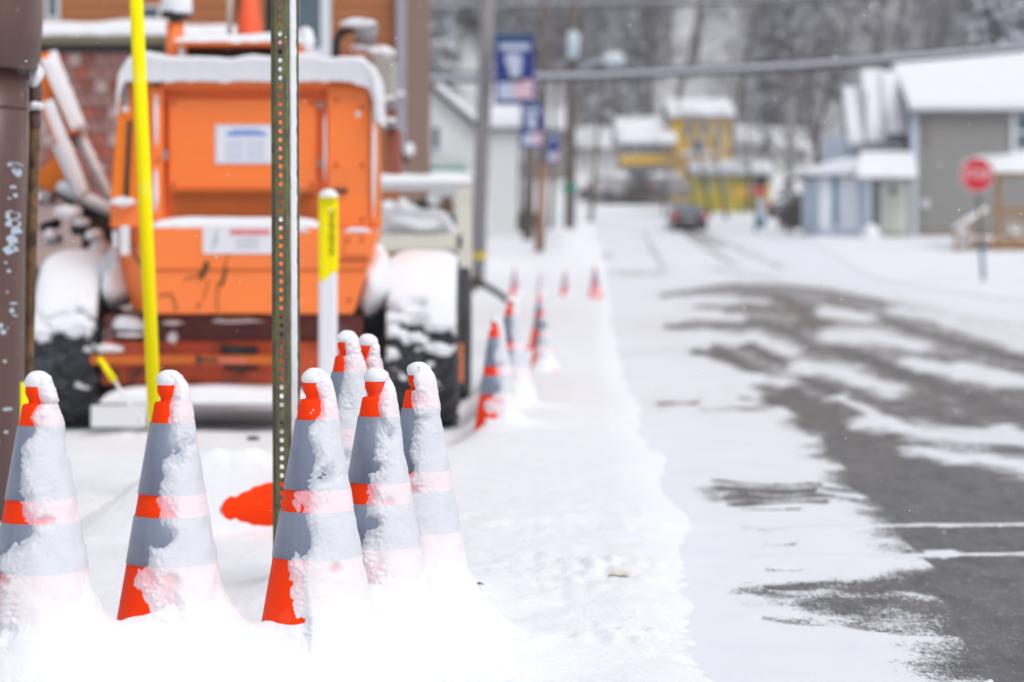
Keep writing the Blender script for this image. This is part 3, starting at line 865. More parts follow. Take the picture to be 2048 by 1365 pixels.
# conduit and old timber beside the pipe
cd = thing('wooden_stake', 'old splintered timber stake with a brown conduit coupling against the brown pipe', 'stake', P(62, 960, YP + .1))
Yc = YP + .1
m = MB(); m.tube([P(48, 1000, Yc), P(60, 600, Yc), P(69, 255, Yc)], [.018, .020, .020], 10); m.build('timber', M['wood_old'], cd)
m = MB(); m.tube([P(70, 256, Yc), P(69, 222, Yc)], .023, 16); m.tube([P(70, 222, Yc), P(70, 205, Yc)], .017, 12); m.tube([P(70, 205, Yc), P(70, 165, Yc)], .024, 16)
m.tube([P(70, 165, Yc), P(74, -60, Yc)], .019, 12)
m.build('conduit', M['pipe'], cd, smooth=True)
def blob_snow(name, parent, c, r, seed, mat=None, res=16, flat=.6):
    V = []; org = root_loc(parent) if parent else Vector((0, 0, 0))
    for j in range(res + 1):
        a_ = math.pi * j / res
        for i in range(2 * res + 1):
            w = math.pi * i / res
            d = Vector((math.sin(a_) * math.cos(w), math.sin(a_) * math.sin(w), math.cos(a_)))
            q = 1 + .28 * mn.noise(d * 1.5 + Vector((seed, 0, 0))) + .12 * mn.noise(d * 4 + Vector((0, seed, 0)))
            p = Vector(c) + Vector((d.x * r[0], d.y * r[1], d.z * r[2])) * q - org
            V.append(p)
    return link(name, np_mesh(name, np.array(V), 2 * res + 1, res + 1, mat or M['snow']), parent)
for i_, (px_, py_, rx, rz) in enumerate(((70, 150, 17, 24), (72, 212, 15, 9), (64, 160, 12, 6))):
    blob_snow('snow_clump', cd, P(px_, py_, Yc - .02), (rx * k, .03, rz * k), i_ + .5)

# ------------------------------------------------------------------ the orange machine
YM = 14.1; KM = YM / F
DEP = [0.0]                                            # depth behind the rear face
def X(px): return (px - 1024) * (YM + DEP[0]) / F
def Z(py): return CH - (py - HY) * (YM + DEP[0]) / F
MC = thing('excavator', 'orange wheeled excavator seen from behind with thick snow on its roof', 'excavator', (X(490), 15.6, Z(850)))
# rear cover with a recessed door opening: built from frame pieces round the recess
body = MB()
def ring(px0, px1, py0, py1, Y0, d): body.box(X(px0), X(px1), Y0, Y0 + d, Z(py1), Z(py0))
ring(655, 738, 172, 455, YM + .02, .75)       # right pillar
ring(300, 326, 172, 455, YM + .0, 2.2)        # left jamb
ring(322, 660, 152, 176, YM + .0, 2.2)        # head
ring(322, 660, 172, 455, YM + .10, 2.1)       # back of the recess
body.build('engine_cover', M['orange'], MC, bevel=.008)
m = MB(); poly = [(X(738), Z(455)), (X(760), Z(455)), (X(752), Z(200)), (X(742), Z(165)), (X(722), Z(150)), (X(660), Z(146)), (X(655), Z(172)), (X(738), Z(174))]
m.prism(poly, YM + .03, YM + .30); m.build('corner_panel', M['orange_flat'], MC, bevel=.01)
m = MB(); poly = [(X(219), Z(400)), (X(302), Z(400)), (X(302), Z(150)), (X(262), Z(150)), (X(244), Z(165)), (X(236), Z(200))]
m.prism(poly, YM + .03, YM + 2.3); m.build('corner_panel', M['orange_flat'], MC, bevel=.01)
m = MB(); m.prism([(X(247), Z(398)), (X(256), Z(398)), (X(263), Z(240)), (X(255), Z(240))], YM + .01, YM + .05); m.build('vent_slot', M['black'], MC)
m = MB(); m.box(X(244), X(256), YM + .015, YM + .04, Z(212), Z(163)); m.cur = 1; m.box(X(243), X(256), YM + .014, YM + .04, Z(224), Z(213)); m.build('side_label', [M['grey'], M['decal_white']], MC)
m = MB(); m.box(X(219), X(300), YM + .03, YM + 2.2, Z(456), Z(400)); m.build('side_step', M['orange'], MC, bevel=.01)
m = MB(); m.box(X(334), X(632), YM + .04, YM + .095, Z(379), Z(196)); m.build('rear_door', M['orange'], MC, bevel=.012)
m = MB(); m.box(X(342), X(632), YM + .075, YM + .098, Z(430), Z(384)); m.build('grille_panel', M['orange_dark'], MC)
for py_ in (205, 320):
    m = MB(); m.tube([(X(638), YM + .03, Z(py_ + 12)), (X(638), YM + .03, Z(py_))], .012, 10); m.tube([(X(638), YM + .02, Z(py_ + 6)), (X(650), YM + .04, Z(py_ + 6))], .008, 8)
    m.build('hinge', M['grey'], MC)
m = MB(); m.tube([(X(330), YM + .01, Z(320)), (X(330), YM + .01, Z(300))], .012, 8); m.tube([(X(318), YM - .01, Z(205)), (X(318), YM - .01, Z(198))], .008, 8); m.build('latch', M['grey'], MC)
m = MB(); m.box(X(662), X(694), YM - .0, YM + .03, Z(386), Z(378)); m.build('door_pull', M['black'], MC)
BOLT = MB(); BOLT.lathe([(0, -.010), (.008, -.010), (.011, -.004), (.012, .004)], 8, (0, 0, 0)); BM_ = BOLT.mesh('bolt', M['rust']); BM_.transform(Matrix.Rotation(math.radians(-90), 4, 'X'))
for bx_, by_, yo in ((316, 182, 0), (316, 320, 0), (316, 445, 0), (644, 190, 0), (672, 200, .02), (724, 215, .02), (672, 330, .02), (724, 330, .02), (672, 440, .02), (724, 440, .02),
                     (345, 206, .04), (622, 206, .04), (345, 368, .04), (622, 368, .04), (304, 470, -.05), (304, 600, -.05), (700, 600, -.05), (725, 480, -.06), (698, 480, -.06), (400, 610, -.05), (560, 610, -.05)):
    bo = link('bolt', BM_, MC); bo.location = Vector((X(bx_), YM + yo - .002, Z(by_))) - root_loc(MC)
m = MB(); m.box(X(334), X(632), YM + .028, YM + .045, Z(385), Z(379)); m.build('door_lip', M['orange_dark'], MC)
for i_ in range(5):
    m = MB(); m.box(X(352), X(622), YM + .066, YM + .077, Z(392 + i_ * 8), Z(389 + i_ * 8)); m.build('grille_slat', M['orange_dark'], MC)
# snow left in the seams
snow_slab('ledge_snow', MC, X(306), X(640), YM - .03, YM + .07, Z(454), .055, 3, .005, .005, .02)
for i_, (px0, px1, py0, py1) in enumerate(((307, 318, 180, 300), (304, 318, 330, 430), (647, 653, 215, 370), (742, 752, 190, 440), (232, 242, 165, 215))):
    blob_snow('seam_snow', MC, (X((px0 + px1) / 2), YM - .0, Z((py0 + py1) / 2)), ((px1 - px0) / 2 * KM * .8, .018, (py1 - py0) / 2 * KM * .85), i_ * 2.7)
blob_snow('seam_snow', MC, (X(245), YM + .0, Z(404)), (24 * KM, .05, 9 * KM), 4.1)
blob_snow('seam_snow', MC, (X(716), YM + .02, Z(228)), (5 * KM, .01, 6 * KM), 4.4)
# lower counterweight
cw = MB(); cw.prism([(X(290), Z(457)), (X(756), Z(457)), (X(742), Z(520)), (X(706), Z(628)), (X(314), Z(628)), (X(296), Z(550))][::1], YM - .05, YM + .5)
cw.build('counterweight', M['orange_low'], MC, bevel=.012)
m = MB()
v = [(X(222), YM + .25, Z(457)), (X(290), YM - .05, Z(457)), (X(296), YM - .05, Z(550)), (X(314), YM - .05, Z(628)), (X(252), YM + .25, Z(622)), (X(226), YM + .25, Z(530)),
     (X(222), YM + 1.2, Z(457)), (X(290), YM + 1.2, Z(457)), (X(314), YM + 1.2, Z(628)), (X(252), YM + 1.2, Z(622)), (X(226), YM + 1.2, Z(530))]
m.add(v, [(0, 1, 2, 5), (5, 2, 3, 4), (0, 5, 10, 6), (5, 4, 9, 10), (0, 6, 7, 1), (4, 3, 8, 9)]); m.build('counterweight_corner', M['orange'], MC)
m = MB(); m.box(X(296), X(735), YM - .056, YM - .049, Z(542), Z(538)); m.box(X(680), X(740), YM - .058, YM - .049, Z(524), Z(516)); m.build('seam', M['orange_dark'], MC)
m = MB(); m.box(X(690), X(738), YM - .062, YM - .048, Z(512), Z(466)); m.build('tow_plate', M['orange_low'], MC, bevel=.01)
SCM = simple('bare_scraped_metal', (.10, .055, .02), .7, .3, 20)
for pts, w in (([(417, 525), (412, 540), (403, 556)], .018), ([(455, 535), (450, 555), (444, 572)], .010), ([(438, 565), (436, 605), (438, 622)], .004), ([(262, 488), (268, 512), (284, 530)], .014),
               ([(322, 592), (345, 588), (352, 605), (356, 622)], .005), ([(370, 560), (395, 552)], .004), ([(460, 508), (455, 520), (448, 545)], .003), ([(420, 560), (408, 600)], .003)):
    q = [(X(a_), (YM - .052) if a_ > 296 else YM - .03 + (296 - a_) * .0035, Z(b_)) for a_, b_ in pts]; sc_ = MB(); sc_.tube(q, w, 5); sc_.build('scrape_mark', SCM, MC)
blob_snow('seam_snow', MC, (X(715), YM - .02, Z(462)), (30 * KM, .05, 6 * KM), 7.7)
blob_snow('seam_snow', MC, (X(600), YM - .02, Z(462)), (30 * KM, .04, 5 * KM), 7.9)
# notices on the rear
def plate(px0, px1, py0, py1, Y, name): 
    m_ = MB(); m_.box(X(px0), X(px1), Y, Y + .004, Z(py1), Z(py0)); return m_.build(name, M['decal_white'], MC)
d1 = plate(429, 556, 249, 328, YM + .034, 'white_notice')
m = MB(); m.box(X(432), X(553), YM + .0335, YM + .0345, Z(252), Z(251)); m.box(X(432), X(553), YM + .0335, YM + .0345, Z(326.5), Z(325.5)); m.box(X(431), X(432), YM + .0335, YM + .0345, Z(326), Z(251)); m.build('notice_border', M['decal_blue'], d1)
m = MB(); rr = random.Random(3)
x = 452
while x < 530: w = rr.choice((5, 7, 9)); m.box(X(x), X(x + w), YM + .0325, YM + .034, Z(272), Z(264)); x += w + 1.2
m.box(X(462), X(520), YM + .0325, YM + .034, Z(262), Z(259)); m.build('notice_heading', M['decal_blue'], d1)
m = MB()
for x0 in (450, 492):
    for i_ in range(7):
        x = x0
        while x < x0 + 34: w = rr.choice((3, 5, 7)); m.box(X(x), X(min(x + w, x0 + 36)), YM + .0325, YM + .034, Z(284 + i_ * 6), Z(281 + i_ * 6)); x += w + 1.5
m.build('notice_line', M['decal_pale'], d1)
d2 = plate(408, 552, 455, 508, YM - .0555, 'white_notice'); d2['label'] = 'white sticker with a red heading and a grey figure'
m = MB(); x = 462
while x < 540: w = rr.choice((6, 8)); m.box(X(x), X(x + w), YM - .0575, YM - .056, Z(471), Z(459)); x += w + 1
m.build('notice_heading', M['decal_red'], d2)
m = MB(); m.tube([(X(433), YM - .057, Z(485)), (X(436), YM - .057, Z(470)), (X(437), YM - .057, Z(460))], [.012, .009, .006], 6); m.tube([(X(436), YM - .057, Z(483)), (X(426), YM - .057, Z(498))], .006, 6)
m.build('notice_figure', M['decal_grey'], d2); m = MB()
for i_ in range(4): m.box(X(474), X(520), YM - .0575, YM - .056, Z(479 + i_ * 6), Z(477 + i_ * 6))
m.build('notice_line', M['decal_grey'], d2)
m = MB(); m.box(X(240), X(258), YM + .015, YM + .03, Z(510), Z(452)); m.box(X(222), X(234), YM + .05, YM + .24, Z(496), Z(462)); m.build('side_sticker', M['decal_white'], MC)
# top deck and roof
def roof_top(px_):
    t_ = abs((px_ - 495) / 258); return Z(150) - (.20 * max(0, t_ - .8) / .2 if t_ > .8 else 0)
nx, ny = 110, 40; V = []
for j in range(ny + 1):
    v = j / ny
    for i in range(nx + 1):
        u = i / nx; px_ = 236 + u * 518
        y = YM - .05 + 1.05 * max(0, (v - .1) / .9) ** 1.3
        w = min(1, max(0, (v - .0) / .16)); e = min(u, 1 - u)
        topz = Z(112) + .03 * fbm(px_ * .012, y * 1.4, 2, 2) - .14 * max(0, 1 - e / .075) ** 2.2 + .02 * math.exp(-((px_ - 290) / 35) ** 2)
        low = Z(163) - .02 * abs(fbm(px_ * .03, 0, 5, 3)) - (.04 * sstep(690, 745, px_)) - .14 * max(0, 1 - e / .03) ** 1.0
        z = low + (topz - low) * math.sqrt(max(0, 1 - (1 - w) ** 2))
        if e < 1e-6: z = min(z, low - .05)
        V.append((X(px_), y - .04 * math.sin(math.pi * min(1, w)), z))
    
org = root_loc(MC)
link('roof_snow', np_mesh('roof_snow', np.array(V) - np.array(org), nx + 1, ny + 1, M['snow']), MC)
DEP[0] = .3
m = MB(); m.box(X(372), X(604), YM + .35, YM + 1.6, Z(140), Z(96)); m.build('deck_housing', M['maroon'], MC)
m = MB(); m.box(X(356), X(602), YM + .15, YM + 1.7, Z(95), Z(84)); m.build('deck_plate', M['orange'], MC, bevel=.006)
m = MB(); m.tube([(X(366), YM + .3, Z(120)), (X(366), YM + .3, Z(94))], .03, 12); m.tube([(X(600), YM + .3, Z(115)), (X(590), YM + .3, Z(94))], .03, 12); m.build('deck_support', M['orange'], MC)
snow_slab('deck_snow', MC, X(358), X(600), YM + .15, YM + 1.7, Z(85), .055, 5, .012, .01, .03)
blob_snow('deck_snow', MC, (X(607), YM + .4, Z(80)), (.055, .1, .09), 2.2)
blob_snow('deck_snow', MC, (X(366), YM + .25, Z(108)), (.025, .05, .05), 2.6)
# exhaust stack with cap, left
m = MB(); m.tube([(X(350), YM + .3, Z(130)), (X(350), YM + .3, Z(46))], .052, 20); st_ = m.build('exhaust_stack', M['orange'], MC, smooth=True)
m = MB(); m.lathe([(.04, -.03), (.045, 0), (.085, .01), (.09, .04), (.07, .06)], 24, (X(352), YM + .3, Z(38))); m.build('stack_collar', M['black'], st_, smooth=True)
m = MB(); m.lathe([(.088, 0), (.095, .03), (.09, .10), (.06, .15), (.0, .17)], 24, (X(353), YM + .3, Z(28))); m.build('stack_cap', M['snow'], st_, smooth=True)
DEP[0] = 1.3
# bent intake pipe and filter housing, right
m = MB(); pts = [(X(672), YM + 1.3, Z(130)), (X(672), YM + 1.3, Z(85)), (X(680), YM + 1.3, Z(68)), (X(700), YM + 1.3, Z(58)), (X(745), YM + 1.3, Z(60))]
m.tube(pts, .028, 12); it_ = m.build('intake_pipe', M['dark'], MC, smooth=True)
m = MB(); m.tube([(X(712), YM + 1.3, Z(66)), (X(752), YM + 1.3, Z(72))], .075, 16); m.build('intake_head', M['grey'], it_, smooth=True)
blob_snow('intake_snow', it_, (X(716), YM + 1.25, Z(49)), (36 * KM, .06, 11 * KM), 3.9)
m = MB(); m.box(X(738), X(784), YM + 1.5, YM + 2.0, Z(190), Z(110)); m.build('filter_housing', M['greybox'], MC, bevel=.02)
blob_snow('housing_snow', MC, (X(752), YM + 1.6, Z(100)), (34 * KM, .12, 18 * KM), 1.9)
blob_snow('housing_snow', MC, (X(716), YM + 1.5, Z(92)), (22 * KM, .08, 9 * KM), 1.4)
for py_ in (197, 240):
    m = MB(); m.box(X(745), X(790), YM + 1.4, YM + 1.9, Z(py_ + 14), Z(py_ + 4)); m.build('side_mirror_bracket', M['grey'], MC)
    blob_snow('housing_snow', MC, (X(768), YM + 1.45, Z(py_)), (24 * KM, .09, 9 * KM), py_ * .1)
m = MB(); m.box(X(768), X(795), YM + 1.6, YM + 1.9, Z(345), Z(258)); m.build('side_cabinet', simple('faded_red_paint', (.36, .13, .09), .6, .2, 5), MC)
DEP[0] = 0.0
m = MB(); m.tube([(X(748), YM + .05, Z(180)), (X(757), YM + .05, Z(430))], .012, 8); m.build('grab_rail', M['grey'], MC, smooth=True)

# chassis
m = MB(); m.box(X(200), X(722), YM + .15, YM + 1.6, Z(720), Z(632)); m.build('chassis_plate', simple('dark_maroon_rust', (.13, .035, .028), .7, .5, 5, dirt=(.33, .30, .34), dirt_amt=(.6, .75), dscale=3), MC)
m = MB(); m.box(X(195), X(733), YM + .10, YM + .5, Z(772), Z(684)); m.build('chassis_beam', M['rust'], MC, bevel=.02)
m = MB(); m.box(X(180), X(560), YM - .0, YM + .12, Z(730), Z(712)); m.build('push_bar', M['orange_dark'], MC, bevel=.006)
m = MB(); m.box(X(440), X(512), YM + .06, YM + .14, Z(711), Z(694)); m.box(X(446), X(512), YM + .06, YM + .14, Z(742), Z(731)); m.box(X(494), X(512), YM + .055, YM + .13, Z(742), Z(700)); m.build('tow_slot', M['black'], MC)
m = MB(); m.box(X(438), X(492), YM - .02, YM + .06, Z(727), Z(716)); m.build('tow_pin', simple('pink_red_paint', (.62, .16, .12), .5, .1, 9), MC)
m = MB(); m.tube([(X(392), YM - .03, Z(719)), (X(436), YM - .03, Z(721))], .010, 8); m.tube([(X(396), YM - .04, Z(719)), (X(402), YM - .04, Z(719))], .028, 12); m.build('tow_chain', M['dark'], MC)
for i_, (px0, px1, py0, py1) in enumerate(((225, 290, 668, 676), (320, 360, 640, 652), (330, 350, 665, 690), (420, 520, 637, 648), (180, 240, 690, 712))):
    blob_snow('chassis_snow', MC, (X((px0 + px1) / 2), YM + .12, Z((py0 + py1) / 2)), ((px1 - px0) / 2 * KM, .08, (py1 - py0) / 2 * KM), i_ * 1.9)
m = MB(); m.box(X(205), X(560), YM + .25, YM + 1.2, Z(812), Z(776)); m.build('belly_pan', M['dark'], MC)
snow_slab('chassis_snow', MC, X(205), X(620), YM - .05, YM + .5, Z(806), .10, 8, .0, .01, .03)
m = MB(); m.box(X(190), X(300), YM - .15, YM - .12, Z(852), Z(808)); m.build('mud_flap', M['white'], MC, bevel=.008)
m = MB(); m.box(X(160), X(205), YM + .3, YM + 1.0, Z(800), Z(640)); m.box(X(180), X(240), YM + .4, YM + 1.0, Z(820), Z(760)); m.build('axle_housing', M['dark'], MC, bevel=.02)
m = MB(); m.box(X(700), X(775), YM + .4, YM + 1.0, Z(760), Z(620)); m.build('axle_housing', M['dark'], MC, bevel=.02)
m = MB(); m.tube([(X(735), YM + .5, Z(600)), (X(745), YM + .4, Z(660)), (X(735), YM + .5, Z(720))], .04, 10); m.tube([(X(700), YM + .3, Z(640)), (X(760), YM + .3, Z(650))], .03, 8); m.build('hydraulic_hose', M['black'], MC, smooth=True)
blob_snow('chassis_snow', MC, (X(740), YM + .35, Z(560)), (45 * KM, .3, 70 * KM), 5.5)
blob_snow('chassis_snow', MC, (X(210), YM + .45, Z(560)), (35 * KM, .3, 62 * KM), 5.9)
blob_snow('chassis_snow', MC, (X(250), YM + .2, Z(650)), (40 * KM, .1, 18 * KM), 6.9)

# wheels
lug = MB(); lug.box(-.12, .12, -.03, .03, 0, .026); LUG = lug.mesh('tread_lug', M['tyre'])
def wheel(pxl, pxr, yc, r, label=None, snow=True, seed=0, lugs=True):
    x0, x1 = X(pxl), X(pxr); w = x1 - x0; zc_ = CH - (850 - HY) * (YM + .5) / F + r
    m_ = MB(); m_.lathe([(r * .55, .06 * w), (r * .85, 0), (r * .965, .05 * w), (r, .12 * w), (r * 1.0, .5 * w), (r, .88 * w), (r * .965, .95 * w), (r * .85, w), (r * .55, .94 * w)], 56, (x0, yc, zc_), 'X')
    wh = m_.build('wheel', M['tyre'], MC, smooth=True)
    if label: wh['label'] = label
    m_ = MB(); m_.lathe([(0, .3 * w), (r * .3, .28 * w), (r * .56, .1 * w), (r * .56, .9 * w), (r * .3, .75 * w), (0, .72 * w)], 32, (x0, yc, zc_), 'X'); m_.build('rim', M['orange_dark'], wh, smooth=True)
    if lugs:
        cc = Vector(((x0 + x1) / 2, yc, zc_)) - root_loc(MC)
        n_ = 20
        for i in range(n_):
            for s__ in (-1, 1):
                a_ = 2 * math.pi * (i + (.5 if s__ > 0 else 0)) / n_
                l_ = link('tread_lug', LUG, wh)
                l_.matrix_local = Matrix.Translation(cc) @ Matrix.Rotation(a_, 4, 'X') @ Matrix.Translation((s__ * w * .24, 0, r * .985)) @ Matrix.Rotation(s__ * .6, 4, 'Z')
    if snow:
        nA, nX = 110, 60; V = []; D = []
        for i in range(nA + 1):
            a_ = math.radians(60 + 175 * i / nA)       # 90 top, 180 facing the camera
            for j in range(nX + 1):
                t_ = j / nX; xx = x0 + t_ * w
                low = 1 - sstep(158, 174, math.degrees(a_) + 40 * fbm(xx * 4.0, math.degrees(a_) * .05, seed, 3) + 10 * nz(xx * 14, a_ * 6, seed))
                ed = 1 - abs(2 * t_ - 1) ** 3.5
                d = .065 * low * ed ** .5 + .012 * nz(xx * 6, a_ * 4, seed) - .012
                if low < .02: d = -.03
                rr_ = r + .03 + d
                V.append((xx, yc - rr_ * math.cos(math.pi - a_), zc_ + rr_ * math.sin(a_))); D.append(d)
        V = np.array(V) - np.array(root_loc(MC)); 
        link('wheel_snow', np_mesh('wheel_snow', V, nX + 1, nA + 1, M['snow'], keep=np.array(D) > -.02), wh)
        # second, broken crust lower on the tread
        V = []; D = []
        for i in range(nA + 1):
            a_ = math.radians(158 + 50 * i / nA)
            for j in range(nX + 1):
                t_ = j / nX; xx = x0 + t_ * w
                q = fbm(xx * 5.5 + a_ * 2.0, a_ * 6 - xx * 3, seed + 4, 3) + .12 - .8 * (i / nA)
                d = .03 * min(1, q * 3) if q > 0 else -.03
                rr_ = r + .03 + d; V.append((xx, yc - rr_ * math.cos(math.pi - a_), zc_ + rr_ * math.sin(a_))); D.append(d)
        V = np.array(V) - np.array(root_loc(MC))
        ws = link('broken_snow_crust', np_mesh('broken_snow_crust', V, nX + 1, nA + 1, M['snow'], keep=np.array(D) > -.005), wh); ws['kind'] = 'stuff'
    return wh
wheel(60, 188, YM + .55, .485, seed=1.5)
wheel(772, 912, YM + .55, .485, seed=6.5)
DEP[0] = 2.6
wheel(903, 940, YM + 3.0, .46, snow=False, lugs=False)
wheel(40, 96, YM + 3.0, .46, snow=False, lugs=False)
DEP[0] = 1.3
m = MB(); m.box(X(905), X(925), YM + 1.2, YM + 1.5, Z(765), Z(690)); m.build('side_step', M['orange'], MC)
m = MB(); m.tube([(X(905), YM + 1.3, Z(600)), (X(920), YM + 1.3, Z(640)), (X(926), YM + 1.6, Z(700)), (X(928), YM + 2.0, Z(790))], .016, 8); m.build('side_hose', M['dark'], MC, smooth=True)

DEP[0] = 1.0
# boom and stabiliser arms on the left, all snow-topped
def arm(p0, p1, w, snow_w=None, mat='orange_flat', name='boom_arm', off=0):
    m_ = MB(); a_ = Vector((X(p0[0]), YM + 1.0 + off, Z(p0[1]))); b_ = Vector((X(p1[0]), YM + 1.0 + off, Z(p1[1])))
    t_ = (b_ - a_).normalized(); n_ = Vector((-t_.z, 0, t_.x))
    if n_.z < 0: n_ = -n_
    q = [a_ - n_ * w, b_ - n_ * w, b_ + n_ * w, a_ + n_ * w]
    if (q[1] - q[0]).cross(q[3] - q[0]).y > 0: q = q[::-1]
    m_.prism([(v.x, v.z) for v in q], YM + 1.0 + off, YM + 1.25 + off); ar = m_.build(name, M[mat], MC, bevel=.01)
    if snow_w:
        m_ = MB(); pts = [a_.lerp(b_, i / 12) + n_ * (w + snow_w * .4) + Vector((0, .08, 0)) for i in range(13)]
        m_.tube(pts, [snow_w * (1 + .25 * nz(i * .9, off, 3)) for i in range(13)], 10); m_.build('arm_snow', M['snow'], ar, smooth=True)
arm((84, 108), (148, 268), .035, .032)
arm((84, 190), (130, 300), .055, .028, off=.1)
arm((80, 150), (112, 250), .02, .02, off=.05)
arm((110, 290), (165, 420), .02, .036, 'white')
arm((145, 270), (208, 400), .012, .030, 'grey', 'hydraulic_ram', .05)
arm((86, 120), (150, 262), .012, .040, 'white', 'boom_rail', -.06)
arm((92, 205), (165, 395), .010, .034, 'white', 'boom_rail', -.10)
arm((115, 380), (222, 430), .012, .042, 'grey', 'boom_rail', -.08)
arm((78, 330), (120, 380), .11, None, 'orange_flat', 'boom_plate', .2)
arm((105, 385), (225, 440), .02, .045, 'dark')
for i_, (px_, py_, rx, rz) in enumerate(((145, 425, 30, 14), (195, 470, 20, 12), (108, 470, 12, 12), (85, 395, 12, 9), (205, 500, 22, 22), (170, 445, 16, 9))):
    blob_snow('arm_snow', MC, (X(px_), YM + .9, Z(py_)), (rx * KM, .12, rz * KM), i_ * 3.1)
m = MB()
rr = random.Random(9)
for i in range(14):
    px_ = 85 + rr.random() * 135; py_ = 385 + rr.random() * 110
    m.tube([(X(px_), YM + 1.1 + rr.random() * .4, Z(py_)), (X(px_ + rr.uniform(-30, 30)), YM + 1.1 + rr.random() * .4, Z(py_ + rr.uniform(-25, 25)))], .02 + .03 * rr.random(), 8)
m.build('hydraulic_lines', M['dark'], MC, smooth=True)
m = MB(); m.box(X(150), X(215), YM + 1.2, YM + 1.6, Z(505), Z(430)); m.build('boom_pivot', simple('brown_grime', (.12, .07, .05), .8, .4, 6), MC, bevel=.02)
for px_, py_ in ((108, 480), (90, 395)):
    m = MB(); m.tube([(X(px_), YM + .82, Z(py_)), (X(px_), YM + 1.1, Z(py_))], .04, 12); m.build('pivot_pin', M['grey'], MC, smooth=True)

DEP[0] = .7
# cone and mast on the deck of the machine
rc = thing('traffic_cone', 'small plain orange cone standing on the snowy roof deck of the machine', 'traffic cone', (X(499), YM + .7, CH - (84 - HY) * (YM + .15) / F + .06))
m = MB(); m.lathe([(.085, 0), (.08, .02), (.03, .42), (.0, .43)], 32, root_loc(rc)); m.build('cone_body', M['orange_cone2'], rc, smooth=True)
m = MB(); q = root_loc(rc); m.box(q.x - .11, q.x + .11, q.y - .11, q.y + .11, q.z - .01, q.z + .012); m.build('base_plate', M['black'], rc)
m = MB(); m.box(X(466), X(473), YM + .9, YM + .93, Z(80), Z(-60)); m.box(X(524), X(541), YM + .9, YM + .93, Z(80), Z(-60)); o_ = m.build('work_light_frame', M['black'], MC)
m = MB(); m.tube([(X(455), YM + .8, Z(70)), (X(457), YM + .8, Z(-60))], .016, 10); m.build('antenna_mast', M['offwhite'], MC, smooth=True)

# ------------------------------------------------------------------ white side rails with snowy load right of the machine
YT = 22.0
tr = thing('flatbed_trailer', 'white railed flatbed trailer loaded with snow-covered gear right of the machine', 'trailer', P(850, 590, YT))
m = MB(); m.pbox(912, 944, 366, 560, YT, .15); m.build('corner_post', M['offwhite'], tr, bevel=.01)
m = MB(); m.pbox(740, 944, 365, 380, YT + .01, .10); m.build('top_rail', M['white'], tr, bevel=.005)
a = P(740, 366, YT); b = P(944, 366, YT)
snow_slab('rail_snow', tr, a.x, b.x, YT - .01, YT + .12, a.z, .075, 2, .005, .01, .04)
m = MB(); m.pbox(740, 925, 470, 500, YT + .0, .10); m.build('bed_beam', M['offwhite'], tr, bevel=.006)
m = MB(); m.pbox(740, 912, 496, 506, YT + .05, 1.6); m.build('bed_floor', M['offwhite'], tr)
for i_, (px_, py_, rx, rz) in enumerate(((835, 447, 78, 30), (800, 440, 45, 36), (860, 450, 45, 28), (775, 425, 20, 22), (830, 470, 80, 20), (890, 465, 30, 15), (805, 408, 12, 12), (862, 405, 9, 16))):
    v = P(px_, py_, YT + .4 + .1 * i_); blob_snow('load_snow', tr, v, (rx * YT / F, .3, rz * YT / F), i_ * 2.3)
m = MB()
for p0, p1, r_ in (((790, 420), (850, 470), .05), ((840, 400), (870, 460), .07), ((880, 410), (905, 460), .06), ((780, 400), (800, 470), .04), ((850, 420), (910, 440), .05), ((895, 395), (890, 470), .05)):
    m.tube([P(p0[0], p0[1], YT + .9), P(p1[0], p1[1], YT + .9)], r_, 8)
m.build('pipe_load', M['dark'], tr, smooth=True)
m = MB(); m.tube([P(885, 405, YT + .7), P(900, 425, YT + .7)], .07, 8); m.build('wood_offcut', M['wood_old'], tr)
for px_ in (790, 880):
    m = MB(); v = P(px_, 560, YT + .8); m.lathe([(.12, 0), (.34, 0), (.36, .04), (.36, .2), (.34, .24), (.12, .24)], 28, v, 'X'); m.build('wheel', M['tyre'], tr, smooth=True)
# drift of snow leaning on machine side under the trailer
dr = snow_slab('snow_bank', None, X(745), P(935, 0, YT).x, 17.8, 21.8, lambda x, y: base_z(y) - .03, .36, 7, .0, .0, .08, M['snow']); tag(dr, kind='stuff')

# ------------------------------------------------------------------ brick building behind the machine
YB = 26.0; KB = YB / F
def XB(px, Y=YB): return (px - 1024) * Y / F
bld = thing('brick_building', 'orange-brown sided building with brown block ground floor behind the machine', 'building', (XB(500), YB, 0))
m = MB(); m.box(-11, XB(798), YB, YB + 9, 0, 7.4); m.build('wall', M['siding'], bld)
boards = MB(); z = P(0, 98, YB).z
while z < 7.2:
    x0, x1 = -11, XB(795)
    boards.add([(x0, YB - .022, z), (x1, YB - .022, z), (x1, YB - .006, z + .115), (x0, YB - .006, z + .115), (x0, YB, z), (x1, YB, z)], [(0, 1, 2, 3), (0, 4, 5, 1)]); z += .115
b_ = boards.build('siding_boards', M['siding'], bld); b_['kind'] = 'stuff'
m = MB(); m.box(XB(798), XB(798) + .02, YB + .02, YB + 9, 0, 7.4)
m.build('side_wall', M['siding_tan'], bld)
sb_ = MB(); y = YB + .3
while y < YB + 9: sb_.box(XB(798) + .02, XB(798) + .035, y, y + .10, 0, 7.3); y += .32
b_ = sb_.build('batten_strips', M['siding_tan'], bld); b_['kind'] = 'stuff'
m = MB(); m.box(XB(793), XB(812), YB - .14, YB - .03, P(0, 310, YB).z, 7.3); m.build('downspout', M['trim_lilac'], bld, bevel=.01)
m = MB(); m.tube([P(803, 308, YB - .1), P(812, 318, YB - .15)], .055, 10); m.build('downspout_elbow', M['maroon'], bld)
blob_snow('downspout_snow', bld, P(818, 300, YB - .2), (.06, .06, .07), 3)
